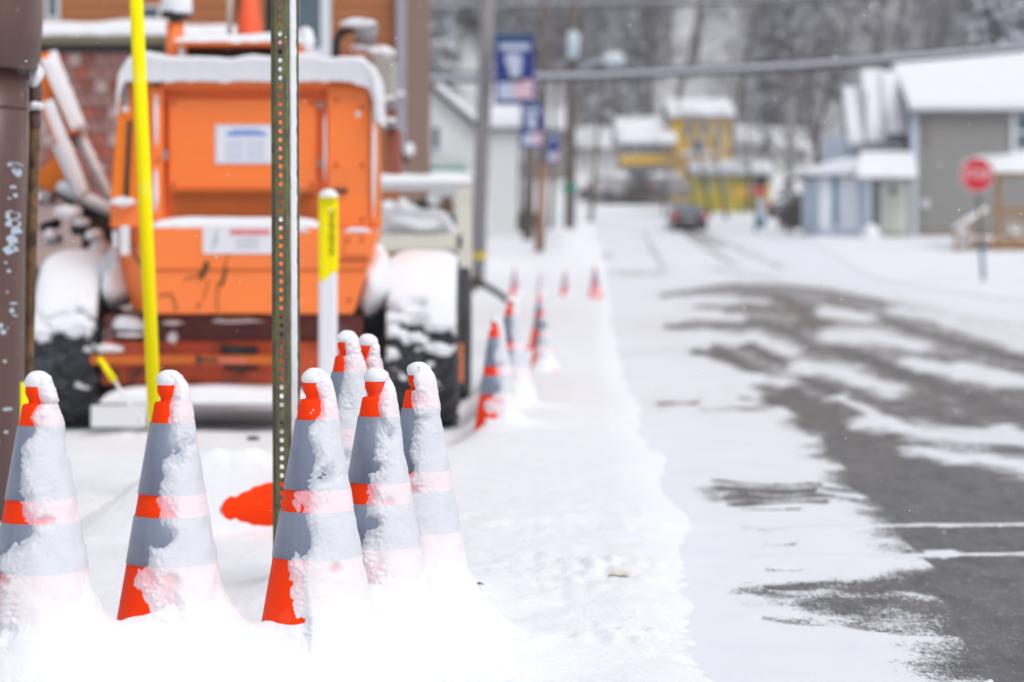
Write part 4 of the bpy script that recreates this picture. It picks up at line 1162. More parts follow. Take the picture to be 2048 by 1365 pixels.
blob_snow('downspout_snow', bld, P(800, 188, YB - .2), (.05, .04, .03), 5)
# window
def win(parent, px0, px1, py0, py1, Y, fr=8, mat_f='frame_white', d=.06, bars=0, fn='window'):
    a_ = P(px0, py1, Y); b_ = P(px1, py0, Y); w = fr * Y / F
    m_ = MB(); m_.box(a_.x, b_.x, Y - d, Y - .003, a_.z, a_.z + w); m_.box(a_.x, b_.x, Y - d, Y - .003, b_.z - w, b_.z)
    m_.box(a_.x, a_.x + w, Y - d, Y - .003, a_.z + w, b_.z - w); m_.box(b_.x - w, b_.x, Y - d, Y - .003, a_.z + w, b_.z - w)
    if bars: zc_ = (a_.z + b_.z) / 2; m_.box(a_.x + w, b_.x - w, Y - d * .7, Y - .003, zc_ - w * .3, zc_ + w * .3)
    wi = m_.build(fn, M[mat_f], parent)
    m_ = MB(); m_.box(a_.x + w * .95, b_.x - w * .95, Y - d * .35, Y - .003, a_.z + w * .95, b_.z - w * .95); m_.build('pane', M['glass'], wi)
    return wi
win(bld, 574, 662, -40, 118, YB - .02, 20, bars=0)
win(bld, 92, 120, -30, 40, YB - .02, 5); win(bld, 282, 322, 12, 42, YB - .02, 4)
# ground floor block wall standing forward, with beam and snow
YW = 25.0
m = MB(); m.box(-11, P(330, 0, YW).x, YW + .03, YB, 0, P(0, 106, YW).z); m.build('block_wall', M['mortar'], bld)
m = MB(); a = P(40, 108, YW); b = P(332, 70, YW); m.box(-11, b.x, YW - .10, YB, P(0, 88, YW).z, b.z); m.build('beam', M['beam'], bld, bevel=.01)
m = MB(); m.box(-11, b.x - .05, YW - .02, YW + .02, P(0, 106, YW).z, P(0, 88, YW).z - .002); m.build('beam_painted_shade', M['dark'], bld)  # dark strip painted in for the shade below the beam
snow_slab('beam_snow', bld, -6, b.x + .3, YW - .15, YB, b.z, .16, 4, .02, .01, .06)
snow_slab('beam_snow', bld, P(330, 0, YW).x, P(480, 0, YW).x, YW + .2, YB, P(0, 66, YW).z, .12, 6, .02, .01, .06)
pitch = .138; bw = .128; blk = []
for i, mt in enumerate(M['blockR']):
    q = MB(); q.box(0, bw, 0, .06, 0, bw); me = q.mesh('block', mt); blk.append(me)
rr = random.Random(2); nr = 0
z = P(0, 108, YW).z - bw
while z > P(0, 400, YW).z:
    x = P(84, 0, YW).x - (pitch / 2 if nr % 2 else 0)
    while x < P(250, 0, YW).x:
        o_ = link('block', rr.choices(blk, (3, 4, 2, 2))[0], bld); o_.location = Vector((x, YW - .012 * rr.random() - .018, z)) - root_loc(bld); x += pitch
    z -= pitch; nr += 1
snow_slab('roof_snow', bld, -11, XB(800), YB - .1, YB + 9, 7.4, .25, 9, .02, .05, .3)

# ------------------------------------------------------------------ generic gabled house
def gable_house(name, label, cat, x0, x1, y0, y1, zb, eave, ridge, wall, roof_snow=.25, ridge_dir='X', over=.3, group=None):
    """ridge_dir X: ridge runs across the view, roof slope faces the camera"""
    o_ = thing(name, label, cat, ((x0 + x1) / 2, (y0 + y1) / 2, zb), group)
    m_ = MB()
    if ridge_dir == 'X':
        ym = (y0 + y1) / 2
        m_.add([(x0, y0, zb), (x1, y0, zb), (x1, y1, zb), (x0, y1, zb), (x0, y0, eave), (x1, y0, eave), (x1, y1, eave), (x0, y1, eave), (x0, ym, ridge), (x1, ym, ridge)],
               [(0, 1, 5, 4), (1, 2, 6, 9, 5), (2, 3, 7, 6), (3, 0, 4, 8, 7), (4, 5, 9, 8), (6, 7, 8, 9)])
    else:
        xm = (x0 + x1) / 2
        m_.add([(x0, y0, zb), (x1, y0, zb), (x1, y1, zb), (x0, y1, zb), (x0, y0, eave), (x1, y0, eave), (x1, y1, eave), (x0, y1, eave), (xm, y0, ridge), (xm, y1, ridge)],
               [(0, 1, 5, 8, 4), (1, 2, 6, 5), (2, 3, 7, 9, 6), (3, 0, 4, 7), (5, 6, 9, 8), (7, 4, 8, 9)])
    m_.build('wall', wall, o_)
    def slab(mb, t0, t1, ov):
        if ridge_dir == 'X':
            ym = (y0 + y1) / 2; sl = (ridge - eave) / (ym - y0); a0, a1 = x0 - ov, x1 + ov
            for s_, ye in ((-1, y0), (1, y1)):
                yo = ye + s_ * ov; ze = eave - sl * ov
                q = [(a0, yo, ze + t0), (a1, yo, ze + t0), (a1, ym, ridge + t0), (a0, ym, ridge + t0), (a0, yo, ze + t1), (a1, yo, ze + t1), (a1, ym, ridge + t1), (a0, ym, ridge + t1)]
                mb.add(q, [(0, 1, 2, 3), (7, 6, 5, 4), (0, 4, 5, 1), (1, 5, 6, 2), (3, 7, 4, 0)])
        else:
            xm = (x0 + x1) / 2; sl = (ridge - eave) / (xm - x0); b0, b1 = y0 - ov, y1 + ov
            for s_, xe in ((-1, x0), (1, x1)):
                xo = xe + s_ * ov; ze = eave - sl * ov
                q = [(xo, b0, ze + t0), (xo, b1, ze + t0), (xm, b1, ridge + t0), (xm, b0, ridge + t0), (xo, b0, ze + t1), (xo, b1, ze + t1), (xm, b1, ridge + t1), (xm, b0, ridge + t1)]
                mb.add(q, [(3, 2, 1, 0), (4, 5, 6, 7), (0, 1, 5, 4), (0, 4, 7, 3), (1, 2, 6, 5)])
    r_ = MB(); slab(r_, .02, .14, over); ro = r_.build('roof', M['roof_dark'], o_)
    if roof_snow:
        s_ = MB(); slab(s_, .145, .14 + roof_snow, over - .02); s_.build('roof_snow', M['snow_far'], ro, bevel=min(.08, roof_snow * .4))
    return o_

# white house with green awning behind the pole
h1 = gable_house('white_house', 'white gabled house with a green awning strip beyond the brick building', 'house', P(700, 0, 60).x, P(952, 0, 60).x, 60, 70, 0, P(0, 260, 60).z, P(0, 150, 60).z, M['house_white'], .25, 'Y', .2)
win(h1, 862, 882, 252, 302, 60, 3, d=.08)
m = MB(); m.pbox(855, 932, 335, 345, 59.6, .3); m.build('awning', M['green_trim'], h1)
a = P(850, 350, 59.2); b = P(948, 348, 59.2); snow_slab('porch_snow', h1, a.x, b.x, 58.6, 60.0, a.z - .05, .12, 3, .02, .02, .1)
m = MB(); m.pbox(850, 948, 352, 364, 58.7, 1.2); m.build('porch_roof', M['house_white'], h1)
for px_ in (856, 940):
    m = MB(); m.pbox(px_, px_ + 5, 364, 573, 58.8, .1); m.build('porch_post', M['house_white'], h1)
# narrow white shed with a deep snow roof
h2 = gable_house('white_shed', 'narrow white shed with deep snow roof right of the utility pole', 'shed', P(978, 0, 88).x, P(1036, 0, 88).x, 88, 96, .9, P(0, 262, 88).z, P(0, 226, 92).z, M['house_white'], .5, 'X', .25)
for px_ in (990, 1006, 1022):
    m = MB(); m.pbox(px_, px_ + 1.2, 270, 468, 87.97, .02); m.build('wall_batten', M['white'], h2)

# ------------------------------------------------------------------ utility poles, banners, lamp, wires
def pole(name, label, p0, p1, Y, r, mat, group=None):
    a_, b_ = P(*p0, Y), P(*p1, Y); a_.z = min(a_.z, base_z(Y) - .1)
    o_ = thing(name, label, 'utility pole', a_, group)
    m_ = MB(); m_.tube([a_, a_.lerp(b_, .5), b_], [r, r * .93, r * .85], 16); m_.build('shaft', mat, o_, smooth=True)
    return o_
up1 = pole('utility_pole', 'thick grey wooden utility pole with a yellow tag near its foot', (953, 575), (982, -160), 48, .155, M['pole_wood'])
m = MB(); v = P(957, 512, 47.8); m.lathe([(.165, -.06), (.17, -.04), (.17, .04), (.165, .06)], 14, (v.x, 48, v.z)); m.build('yellow_tag', simple('yellow_tag', (.62, .47, .03), .6, .2, 9), up1)
up2 = pole('utility_pole', 'slim brown utility pole carrying the second blue banner', (1081, 498), (1090, -90), 76, .13, M['pole_brown'])
up3 = pole('utility_pole', 'dark brown utility pole with transformer and street lamp arm', (1139, 468), (1146, -90), 88, .19, M['pole_brown'])
up4 = pole('utility_pole', 'tall pale utility pole left of the garage', (1578, 452), (1582, 195), 112, .22, M['pole_wood'])
up5 = pole('utility_pole', 'short stout brown pole just left of the second banner', (1056, 480), (1060, 250), 84, .20, M['pole_brown'])
# transformer, crossarm and lamp on up3
m = MB(); v = P(1146, 115, 87.6); m.lathe([(0, -.05), (.22, 0), (.22, .8), (.12, .95), (0, .97)], 16, v); m.build('transformer', M['lamp_grey'], up3, smooth=True)
m = MB(); m.tube([P(1143, 150, 88), P(1175, 128, 88), P(1212, 120, 88)], .04, 8); la = m.build('lamp_arm', M['lamp_grey'], up3, smooth=True)
m = MB(); v = P(1226, 121, 88)
for i in range(1): m.tube([P(1206, 121, 88), P(1214, 120, 88), P(1238, 119, 88), P(1248, 121, 88)], [.12, .2, .22, .08], 14)
m.build('lamp_head', M['lamp_grey'], la, smooth=True)
blob_snow('lamp_snow', la, P(1226, 112, 88), (.34, .2, .12), 3.3)
m = MB(); m.pbox(1120, 1172, 55, 60, 87.9, .1); m.build('crossarm', M['pole_brown'], up3)
# banners
def banner(label, px0, px1, py0, py1, Y, tilt, px_pole, full=True):
    c0 = P((px0 + px1) / 2, (py0 + py1) / 2, Y); w = (px1 - px0) * Y / F; h = (py1 - py0) * Y / F
    o_ = thing('street_banner', label, 'banner', c0, 'blue banners hung on the poles along the road')
    def bx(name, u0, u1, v0, v1, mat, yo, parent):
        m_ = MB(); m_.box(c0.x + (u0 - .5) * w, c0.x + (u1 - .5) * w, c0.y - yo - .008, c0.y - yo, c0.z + (.5 - v1) * h, c0.z + (.5 - v0) * h); return m_.build(name, M[mat], parent)
    cl = bx('banner_cloth', 0, 1, 0, 1, 'banner_blue', 0, o_)
    bx('banner_header', 0, 1, 0, .11, 'banner_dark', .009, o_)
    bx('banner_title', .12, .88, .14, .235, 'banner_pale', .009, o_)
    bx('banner_footer', .08, .50, .70, .94, 'banner_pale', .009, o_); bx('banner_footer', .50, .95, .66, .93, 'banner_pink', .009, o_)
    if full:
        m_ = MB(); m_.prism([(c0.x + a_ * w, c0.z + b_ * h) for a_, b_ in ((-.10, -.12), (.14, -.12), (.16, 0), (.20, .14), (.12, .22), (-.18, .22), (-.26, .14), (-.16, .0))], c0.y - .018, c0.y - .009); m_.build('banner_emblem', M['banner_pale'], o_)
        m_ = MB(); m_.box(c0.x - .2 * w, c0.x + .22 * w, c0.y - .017, c0.y - .009, c0.z - .2 * h, c0.z - .13 * h); m_.build('banner_emblem_base', M['dark'], o_)
    m_ = MB()
    for z_ in (c0.z + .5 * h, c0.z - .5 * h): m_.tube([((px_pole - 1024) * Y / F, c0.y + .03, z_), (c0.x + w * .5, c0.y + .03, z_)], .02, 8)
    m_.build('bracket_arm', M['grey'], o_)
    return o_
banner('largest blue banner with a white emblem, hung high right of the thick grey pole', 990, 1069, 68, 208, 47.6, 0, 975)
b2 = banner('second, smaller blue banner hanging lower behind the largest one', 1042, 1086, 205, 296, 75.7, 0, 1088)
banner('smallest blue banner, lowest and furthest along the poles', 1096, 1118, 264, 326, 87.6, 0, 1140, False)
# small green street-name plate on the third pole
m = MB(); m.pbox(1124, 1154, 368, 383, 87.5, .03); o_ = m.build('street_name_sign', M['sign_green'], None, P(1139, 375, 87.5)); tag(o_, 'small green street name plate on the dark brown pole', 'street sign')

# snow-laden cables across the street
def cable(label, pts, Y, r, snow_r, ends=True):
    v = [P(a_, b_, Y) for a_, b_ in pts]
    o_ = thing('overhead_cable', label, 'cable', v[0], 'overhead cables across the street')
    n_ = 30; q = []
    for i in range(n_ + 1):
        t_ = i / n_ * (len(v) - 1); j = min(int(t_), len(v) - 2); q.append(v[j].lerp(v[j + 1], t_ - j))
    m_ = MB(); m_.tube(q, r, 8); m_.build('cable_line', M['dark'], o_, smooth=True)
    if snow_r: m_ = MB(); m_.tube([p + Vector((0, 0, r + snow_r * .7)) for p in q], snow_r, 8); m_.build('cable_snow', simple('cable_frost', (.50, .51, .58), .8, .1, 3), o_, smooth=True)
cable('lower thick snow-laden cable crossing the whole street view', [(560, 168), (870, 164), (1200, 158), (1600, 138), (1900, 114), (2350, 72)], 52, .04, .062)
cable('thin dark cable just above the thick snow-laden one', [(560, 148), (870, 146), (1200, 142), (1600, 122), (1900, 100), (2350, 60)], 52.5, .03, 0)
cable('thin cable near the top edge of the picture', [(560, 22), (1000, 14), (1500, 5), (2000, -20), (2400, -60)], 60, .035, .03)

# ------------------------------------------------------------------ stop sign
YS_ = 55.6; sp = P(1966, 568, YS_)
ss = thing('stop_sign', 'red octagonal STOP sign on a dark post at the right-hand corner', 'stop sign', sp)
m = MB(); m.tube([P(1967, 575, YS_), P(1960, 470, YS_), P(1955, 318, YS_)], .035, 10); m.build('post', M['sign_post'], ss, smooth=True)
m = MB(); m.tube([P(1967.5, 560, YS_), P(1963, 490, YS_)], .042, 10); m.build('post_sleeve', M['teal'], ss, smooth=True)
cc = P(1954.5, 350, YS_ - .05)
def octagon(r): return [(cc.x + r * math.cos(math.radians(22.5 + 45 * i)), cc.z + r * math.sin(math.radians(22.5 + 45 * i))) for i in range(8)]
m = MB(); m.prism(octagon(.415), cc.y, cc.y + .004); pl = m.build('sign_plate', M['stop_white'], ss)
m = MB(); m.prism(octagon(.392), cc.y - .003, cc.y - .0005); m.build('red_face', M['stop_red'], pl)
tm = text_mesh('STOP', .34, .0008); tm.materials.append(M['stop_white'])
tm.transform(Matrix.Rotation(math.radians(90), 4, 'X') @ Matrix.Scale(.72, 4, (1, 0, 0)) @ Matrix.Scale(1.0, 4, (0, 1, 0)))
bbx = [v.co.x for v in tm.vertices]; sx_ = .62 / (max(bbx) - min(bbx)); tm.transform(Matrix.Scale(sx_, 4, (1, 0, 0)))
to = link('lettering', tm, ss); to.location = Vector((cc.x, cc.y - .005, cc.z)) - sp

# ------------------------------------------------------------------ right-hand houses
YH = 90.0; KH = YH / F
def XH(px, Y=YH): return (px - 1024) * Y / F
def ZH(py, Y=YH): return CH - (py - HY) * Y / F
gh = gable_house('grey_house', 'grey-beige clapboard house with a deep snow roof behind the stop sign', 'house', XH(1832), XH(2420), YH, YH + 9, .8, ZH(222), ZH(108, YH + 4.5) - .4, M['house_grey'], .35, 'X', .35)
sid = MB(); z = 1.3
while z < ZH(226): sid.add([(XH(1836), YH - .03, z), (XH(2420), YH - .03, z), (XH(2420), YH - .008, z + .17), (XH(1836), YH - .008, z + .17), (XH(1836), YH, z), (XH(2420), YH, z)], [(0, 1, 2, 3), (0, 4, 5, 1)]); z += .175
b_ = sid.build('siding_boards', M['house_grey'], gh); b_['kind'] = 'stuff'
m = MB(); m.pbox(1822, 1836, 222, 470, YH - .05, .12); m.build('corner_board', M['house_blue'], gh)
m = MB(); m.pbox(1850, 1860, 235, 290, YH - .12, .08); m.build('wall_vent', M['house_taupe'], gh)
m = MB(); m.pbox(1836, 2420, 458, 474, YH - .06, .05); m.build('foundation', M['house_taupe'], gh)
m = MB(); m.pbox(1844, 1858, 400, 416, YH - .12, .08); m.build('meter_box', M['frame_white'], gh)
win(gh, 2022, 2090, 222, 308, YH - .03, 9, d=.1, bars=1)
# steep snowy roof pieces left of it
ch_ = thing('steep_roofed_annex', 'pale blue annex with steep snow-covered roof panels left of the grey house', 'building', (XH(1760), YH + 3, .9))
m = MB(); m.box(XH(1700), XH(1822), YH + 2, YH + 8, .8, ZH(265)); m.build('wall', M['house_blue'], ch_)
for i_, (px0, px1, py0, py1, yo) in enumerate(((1697, 1736, 172, 288, .6), (1734, 1778, 138, 284, .3), (1774, 1818, 142, 268, .0))):
    y0 = YH + .8 + yo; q = MB()
    a_, b_ = P(px0, py1, y0), P(px1, py0, y0 + 1.6)
    xr = P(px1, py0, y0).x
    q.add([(a_.x, y0, a_.z), (xr, y0, a_.z), (xr, y0 + 1.6, b_.z), (a_.x, y0 + 1.6, b_.z), (a_.x, y0 + .35, a_.z), (xr, y0 + .35, a_.z), (xr, y0 + 1.9, b_.z), (a_.x, y0 + 1.9, b_.z)],
          [(0, 1, 2, 3), (7, 6, 5, 4), (0, 3, 7, 4), (1, 5, 6, 2), (0, 4, 5, 1), (3, 2, 6, 7)])
    q.build('roof_panel', M['snow_far'], ch_, bevel=.1)
m = MB(); m.box(XH(1736), XH(1740), YH + .85, YH + 1.0, ZH(285), ZH(180)); m.box(XH(1776), XH(1781), YH + .85, YH + 1.0, ZH(265), ZH(220)); m.build('roof_valley', M['grey'], ch_)
m = MB(); m.box(XH(1694), XH(1826), YH + .4, YH + .7, ZH(296), ZH(288)); m.build('eave_board', M['grey'], ch_)
# porch with door
pc_ = thing('entrance_porch', 'small porch with cream door under a snow roof left of the grey house', 'porch', (XH(1785), YH - 1, 1.0))
m = MB(); m.box(XH(1748), XH(1832), YH - .6, YH + 2, .8, ZH(356)); m.build('porch_wall', simple('porch_beige', (.36, .34, .29), .7, .1, 2), pc_)
m = MB(); m.pbox(1766, 1808, 364, 466, YH - .68, .06); dd = m.build('door', M['house_cream'], pc_, bevel=.01)
m = MB(); v = P(1786, 382, YH - .69); m.prism([(v.x + .13 * math.cos(t_ * .5236), v.z + .17 * math.sin(t_ * .5236)) for t_ in range(12)], v.y, v.y + .02); m.build('door_pane', M['glass'], dd)
m = MB(); m.pbox(1762, 1766, 362, 468, YH - .66, .04); m.pbox(1808, 1812, 362, 468, YH - .66, .04); m.build('door_frame', M['frame_white'], pc_)
for px_ in (1736, 1826):
    m = MB(); m.pbox(px_, px_ + 7, 352, 478, YH - 1.8, .13); m.build('porch_post', M['house_blue'], pc_)
m = MB(); m.pbox(1712, 1834, 350, 357, YH - 1.9, 1.6); m.build('porch_eave', M['grey'], pc_)
q = MB(); y0 = YH - 2.0; a_ = P(1712, 352, y0); b_ = P(1836, 352, y0); c_ = P(1720, 302, y0 + 2.2); d_ = P(1828, 302, y0 + 2.2)
q.add([a_, b_, d_, c_, a_ + Vector((0, .1, -.1)), b_ + Vector((0, .1, -.1)), d_ + Vector((0, 0, -.5)), c_ + Vector((0, 0, -.5))], [(0, 1, 2, 3), (4, 7, 6, 5), (0, 4, 5, 1), (1, 5, 6, 2), (3, 2, 6, 7), (0, 3, 7, 4)])
q.build('porch_snow', M['snow_far'], pc_, bevel=.06)
blob_snow('foot_snow', pc_, P(1742, 470, YH - 2), (.35, .35, .35), 3.3, M['snow_far'])
# garage
gr = thing('pale_blue_garage', 'low pale blue garage with a snow roof, leftmost of the right-hand houses', 'garage', (XH(1675), YH, 1.0))
m = MB(); m.box(XH(1636), XH(1740), YH - .5, YH + 5, .7, ZH(346)); m.build('wall', M['house_blue'], gr)
m = MB(); m.pbox(1640, 1664, 352, 460, YH - .56, .05); m.pbox(1680, 1716, 352, 460, YH - .56, .05); m.build('wall_panel', simple('whitish_blue_panel', (.76, .80, .86), .7, .05, 2), gr)
m = MB(); m.pbox(1667, 1673, 350, 450, YH - .60, .05); m.build('drain_pipe', M['teal'], gr)
q = MB(); y0 = YH - .9; pts = [P(1612, 350, y0), P(1722, 350, y0), P(1722, 318, y0), P(1690, 316, y0), P(1650, 328, y0), P(1612, 342, y0)]
q.prism([(v.x, v.z) for v in pts], y0, y0 + 6); q.build('roof_snow', M['snow_far'], gr, bevel=.08)
m = MB(); m.pbox(1614, 1722, 350, 354, YH - .85, 6); m.build('roof', M['roof_dark'], gr)
# brown timber deck
YD = 76.0
dk = thing('timber_deck', 'brown timber porch deck with snow roof and steps behind the stop sign', 'deck', P(1990, 505, YD))
m = MB(); m.pbox(1978, 2260, 342, 354, YD, .15); m.build('roof_beam', M['deck'], dk)
for px_ in (1992, 2120, 2250):
    m = MB(); m.pbox(px_, px_ + 10, 354, 510, YD + .02, .14); m.build('post', M['deck'], dk)
for py_ in (415, 478):
    m = MB(); m.pbox(1985, 2260, py_, py_ + 11, YD - .02, .08); m.build('rail', M['deck'], dk)
for i in range(13):
    m = MB(); m.pbox(2010 + i * 18, 2016 + i * 18, 426, 478, YD, .05); m.build('baluster', M['deck'], dk)
m = MB(); m.pbox(1975, 2260, 489, 498, YD - .04, 2.5); m.build('deck_floor', M['deck'], dk)
m = MB(); m.tube([P(1908, 464, YD - .5), P(1972, 424, YD - .2)], .06, 6); m.build('stair_rail', M['deck'], dk)
m = MB(); m.tube([P(1908, 458, YD - .5), P(1972, 418, YD - .2)], .085, 8); m.build('rail_snow', M['snow_far'], dk, smooth=True)
m = MB(); m.pbox(1908, 1914, 462, 502, YD - .5, .09); m.pbox(1940, 1945, 445, 500, YD - .4, .09); m.build('stair_post', M['deck'], dk)
for i in range(4):
    m = MB(); m.pbox(1915 + i * 15, 1932 + i * 15, 496 - i * 6, 500 - i * 6, YD - .4, .8); m.build('step', M['deck'], dk)
a_ = P(1972, 342, YD); b_ = P(2270, 342, YD); snow_slab('deck_snow', dk, a_.x, b_.x, YD - .4, YD + 4, lambda x, y: a_.z + (y - YD) * .09, .42, 3, .02, .0, .2, M['snow_far'])
for i_, (px_, py_, rx, rz) in enumerate(((1925, 470, 14, 14), (1970, 482, 18, 9), (2025, 460, 22, 16), (2080, 462, 26, 16))):
    blob_snow('deck_snow', dk, P(px_, py_, YD + .3), (rx * YD / F, .3, rz * YD / F), i_ * 1.3, M['snow_far'])

# ------------------------------------------------------------------ far houses
YY = 160.0
def XY(px, Y=YY): return (px - 1024) * Y / F
def ZY(py, Y=YY): return CH - (py - HY) * Y / F
yh = gable_house('yellow_house', 'tall yellow house with grey-white snow roof at the end of the road', 'house', XY(1345), XY(1462), YY, YY + 8, 3, ZY(237), ZY(212, YY + 4), M['house_yellow'], .35, 'X', .3)
for px0, px1, py0, py1 in ((1368, 1382, 245, 275), (1400, 1414, 245, 272), (1382, 1412, 280, 306), (1432, 1444, 250, 300)): win(yh, px0, px1, py0, py1, YY, 1.8, d=.1)
m = MB(); m.pbox(1360, 1430, 302, 312, YY - .25, .25); m.build('trim_board', M['decal_white'], yh)
yw = gable_house('yellow_wing', 'brown and yellow left wing of the yellow house with a snow roof', 'house', XY(1240), XY(1344), YY - 1, YY + 6, 3, ZY(290, YY - 1), ZY(248, YY + 2.5), M['house_taupe'], .3, 'X', .3)
m = MB(); m.pbox(1240, 1342, 310, 330, YY - 1.3, .25); m.build('yellow_band', M['house_yellow'], yw)
for px_ in (1250, 1276, 1302): win(yw, px_, px_ + 18, 292, 308, YY - 1.05, 1.5, d=.08)
m = MB(); m.pbox(1250, 1340, 372, 330, YY - 3, .3); m.build('porch_skirt', M['roof_dark'], yw)
yl = gable_house('low_yellow_house', 'low yellow outbuilding with a snow roof in front of the yellow house', 'outbuilding', XY(1392, 150), XY(1540, 150), 150, 155, 2, ZY(352, 150), ZY(336, 152.5), simple('yellow_green_paint', (.46, .38, .015), .7, .2, 1), .35, 'X', .3)
for px_ in (1410, 1440, 1505): win(yl, px_, px_ + 10, 366, 384, 150, 1.3, d=.06)
m = MB(); v = P(1483, 386, 148); m.lathe([(0, -.05), (.36, -.05), (.36, .05), (0, .05)], 20, (0, 0, 0)); me = m.mesh('round_sign', M['amber']); me.transform(Matrix.Rotation(math.radians(90), 4, 'X'))
rs = link('round_sign', me, None, v); tag(rs, 'round orange-yellow disc sign in front of the low yellow outbuilding', 'sign')
m = MB(); m.tube([Vector((0, .08, -1.6)), Vector((0, .08, 0))], .04, 8); m_ = m.mesh('post', M['sign_post']); link('post', m_, rs)
HS = [('white_far_house', 'pale house with snow roof left of the yellow house, behind the parked cars', 1150, 1238, 172, 268, 300, 392, 'house_white'),
      ('grey_far_house', 'grey house with snow roof between the two brown poles', 1064, 1130, 170, 232, 262, 400, 'house_taupe'),
      ('white_far_cottage', 'small white cottage between the yellow outbuilding and the tall pale pole', 1552, 1612, 172, 270, 305, 400, 'house_white'),
      ('snowy_far_house', 'small snow-roofed house uphill right of the yellow house', 1468, 1530, 178, 262, 292, 350, 'house_white')]
for n_, lb, p0, p1, Yh, pr, pe, pb, mt in HS:
    h_ = gable_house(n_, lb, 'house', XY(p0, Yh), XY(p1, Yh), Yh, Yh + 7, ZY(pb, Yh) - 1.5, ZY(pe, Yh), ZY(pr, Yh + 3.5), M[mt], .4, 'X', .3)
    for f_ in (.25, .65): win(h_, p0 + (p1 - p0) * f_, p0 + (p1 - p0) * f_ + 9, pe + 12, pe + 28, Yh, 1.3, d=.06)

# ------------------------------------------------------------------ cars
def car(name, label, px_c, py_bot, Y, width, mat, seg, rot=0, snow=False, lamps=True):
    o_ = thing(name, label, 'car', P(px_c, py_bot, Y)); q = Matrix.Rotation(rot, 4, 'Z'); W = width / 2
    def put(n2, mb, mt, par=None, sm=False, bev=0):
        me_ = mb.mesh(n2, mt, smooth=sm); me_.transform(q); ob = link(n2, me_, par or o_)
        if bev: b2 = ob.modifiers.new('b', 'BEVEL'); b2.width = bev; b2.segments = 3; b2.limit_method = 'ANGLE'
        return ob
    # rear faces the camera (-Y); side profile extruded with tumblehome
    prof = [(0, .28), (.02, .62), (.05, .98), (.30, 1.02), (.55, 1.42), (.9, 1.50), (2.1, 1.48), (2.9, 1.02), (4.2, .88), (4.4, .6), (4.4, .28)]
    body_ = MB(); vs = []
    for s_ in (-1, 1):
        for y_, z_ in prof:
            w_ = W * (1 if z_ < 1.0 else 1 - .30 * (z_ - 1.0) / .5 * 1.0); vs.append((s_ * w_, y_, z_))
    n_ = len(prof)
    body_.add(vs, [tuple(range(n_)), tuple(range(2 * n_ - 1, n_ - 1, -1))] + [(i, (i + 1) % n_, (i + 1) % n_ + n_, i + n_) for i in range(n_)])
    bd = put('body', body_, mat, bev=.06)
    g_ = MB(); g_.add([(-W * .80, .30, 1.06), (W * .80, .30, 1.06), (W * .66, .50, 1.38), (-W * .66, .50, 1.38)], [(0, 1, 2, 3)])
    g_.v = [(x, y - .05, z) for x, y, z in g_.v]; put('rear_window', g_, M['glass'])
    b_ = MB(); b_.box(-W * .98, W * .98, -.10, .06, .32, .60); put('bumper', b_, M['dark'], bev=.04)
    b_ = MB(); b_.box(-.25, .25, -.03, .0, .66, .78); put('number_plate', b_, M['decal_white'])
    if lamps:
        for s_ in (-1, 1): b_ = MB(); b_.box(s_ * W * .84 - .17, s_ * W * .84 + .17, -.05, .10, .72, 1.0); put('tail_light', b_, M['tail'], bev=.03)
    for s_ in (-1, 1):
        for y_ in (.85, 3.5):
            w_ = MB(); w_.lathe([(0, -.1), (.3, -.1), (.33, -.06), (.33, .06), (.3, .1), (0, .1)], 20, (s_ * (W - .1), y_, .33), 'X'); put('wheel', w_, M['tyre'], sm=True)
    if snow:
        s1 = snow_slab('car_snow', None, -W * .78, W * .78, .5, 2.4, 1.46, .22, 2, .02, .02, .15); s2 = snow_slab('car_snow', None, -W * .95, W * .95, 2.9, 4.3, .9, .2, 3, .02, .0, .15)
        s3 = snow_slab('car_snow', None, -W * .9, W * .9, -.02, .5, .98, .2, 3, .02, .0, .1)
        for s_ in (s1, s2, s3): s_.data.transform(q); s_.parent = o_
    return o_
car('driving_car', 'dark car driving away in the middle of the road, red tail lights', 1380, 464, 134, 1.95, M['car_dark'], 0)
car('parked_car', 'dark car parked left of the brown bush with snow on its roof', 1556, 446, 118, 1.8, M['car_dark'], 0, math.radians(-62), True)
car('parked_car', 'dark red parked car under snow at the left roadside', 1225, 392, 158, 1.8, M['car_red'], 0, math.radians(-55), True)
car('parked_car', 'snow-covered parked car left of the red one', 1182, 398, 156, 1.8, M['grey'], 0, math.radians(-70), True)
car('parked_car', 'snow-covered parked car right of the red one, before the yellow wing', 1290, 398, 156, 1.8, M['grey'], 0, math.radians(-60), True)

# roadside sign, red over blue
v = P(1520, 462, 100)
sg = thing('roadside_sign', 'slim roadside sign, dark and red above, blue below, left of the bush', 'sign', v)
m = MB(); m.tube([v + Vector((-.18, 0, -.1)), P(1512, 352, 100)], .05, 8); m.build('post', M['sign_post'], sg, smooth=True)
m = MB(); m.pbox(1510, 1534, 352, 372, 99.9, .05); m.build('dark_panel', M['dark'], sg)
m = MB(); m.pbox(1508, 1532, 373, 394, 99.9, .05); m.build('red_panel', simple('faded_red_sign', (.60, .07, .07), .5, .1, 3), sg)
m = MB(); m.pbox(1515, 1530, 396, 436, 99.9, .05); m.build('pale_panel', M['banner_pale'], sg)
m = MB(); m.pbox(1514, 1532, 437, 456, 99.9, .05); m.build('blue_panel', M['teal'], sg)

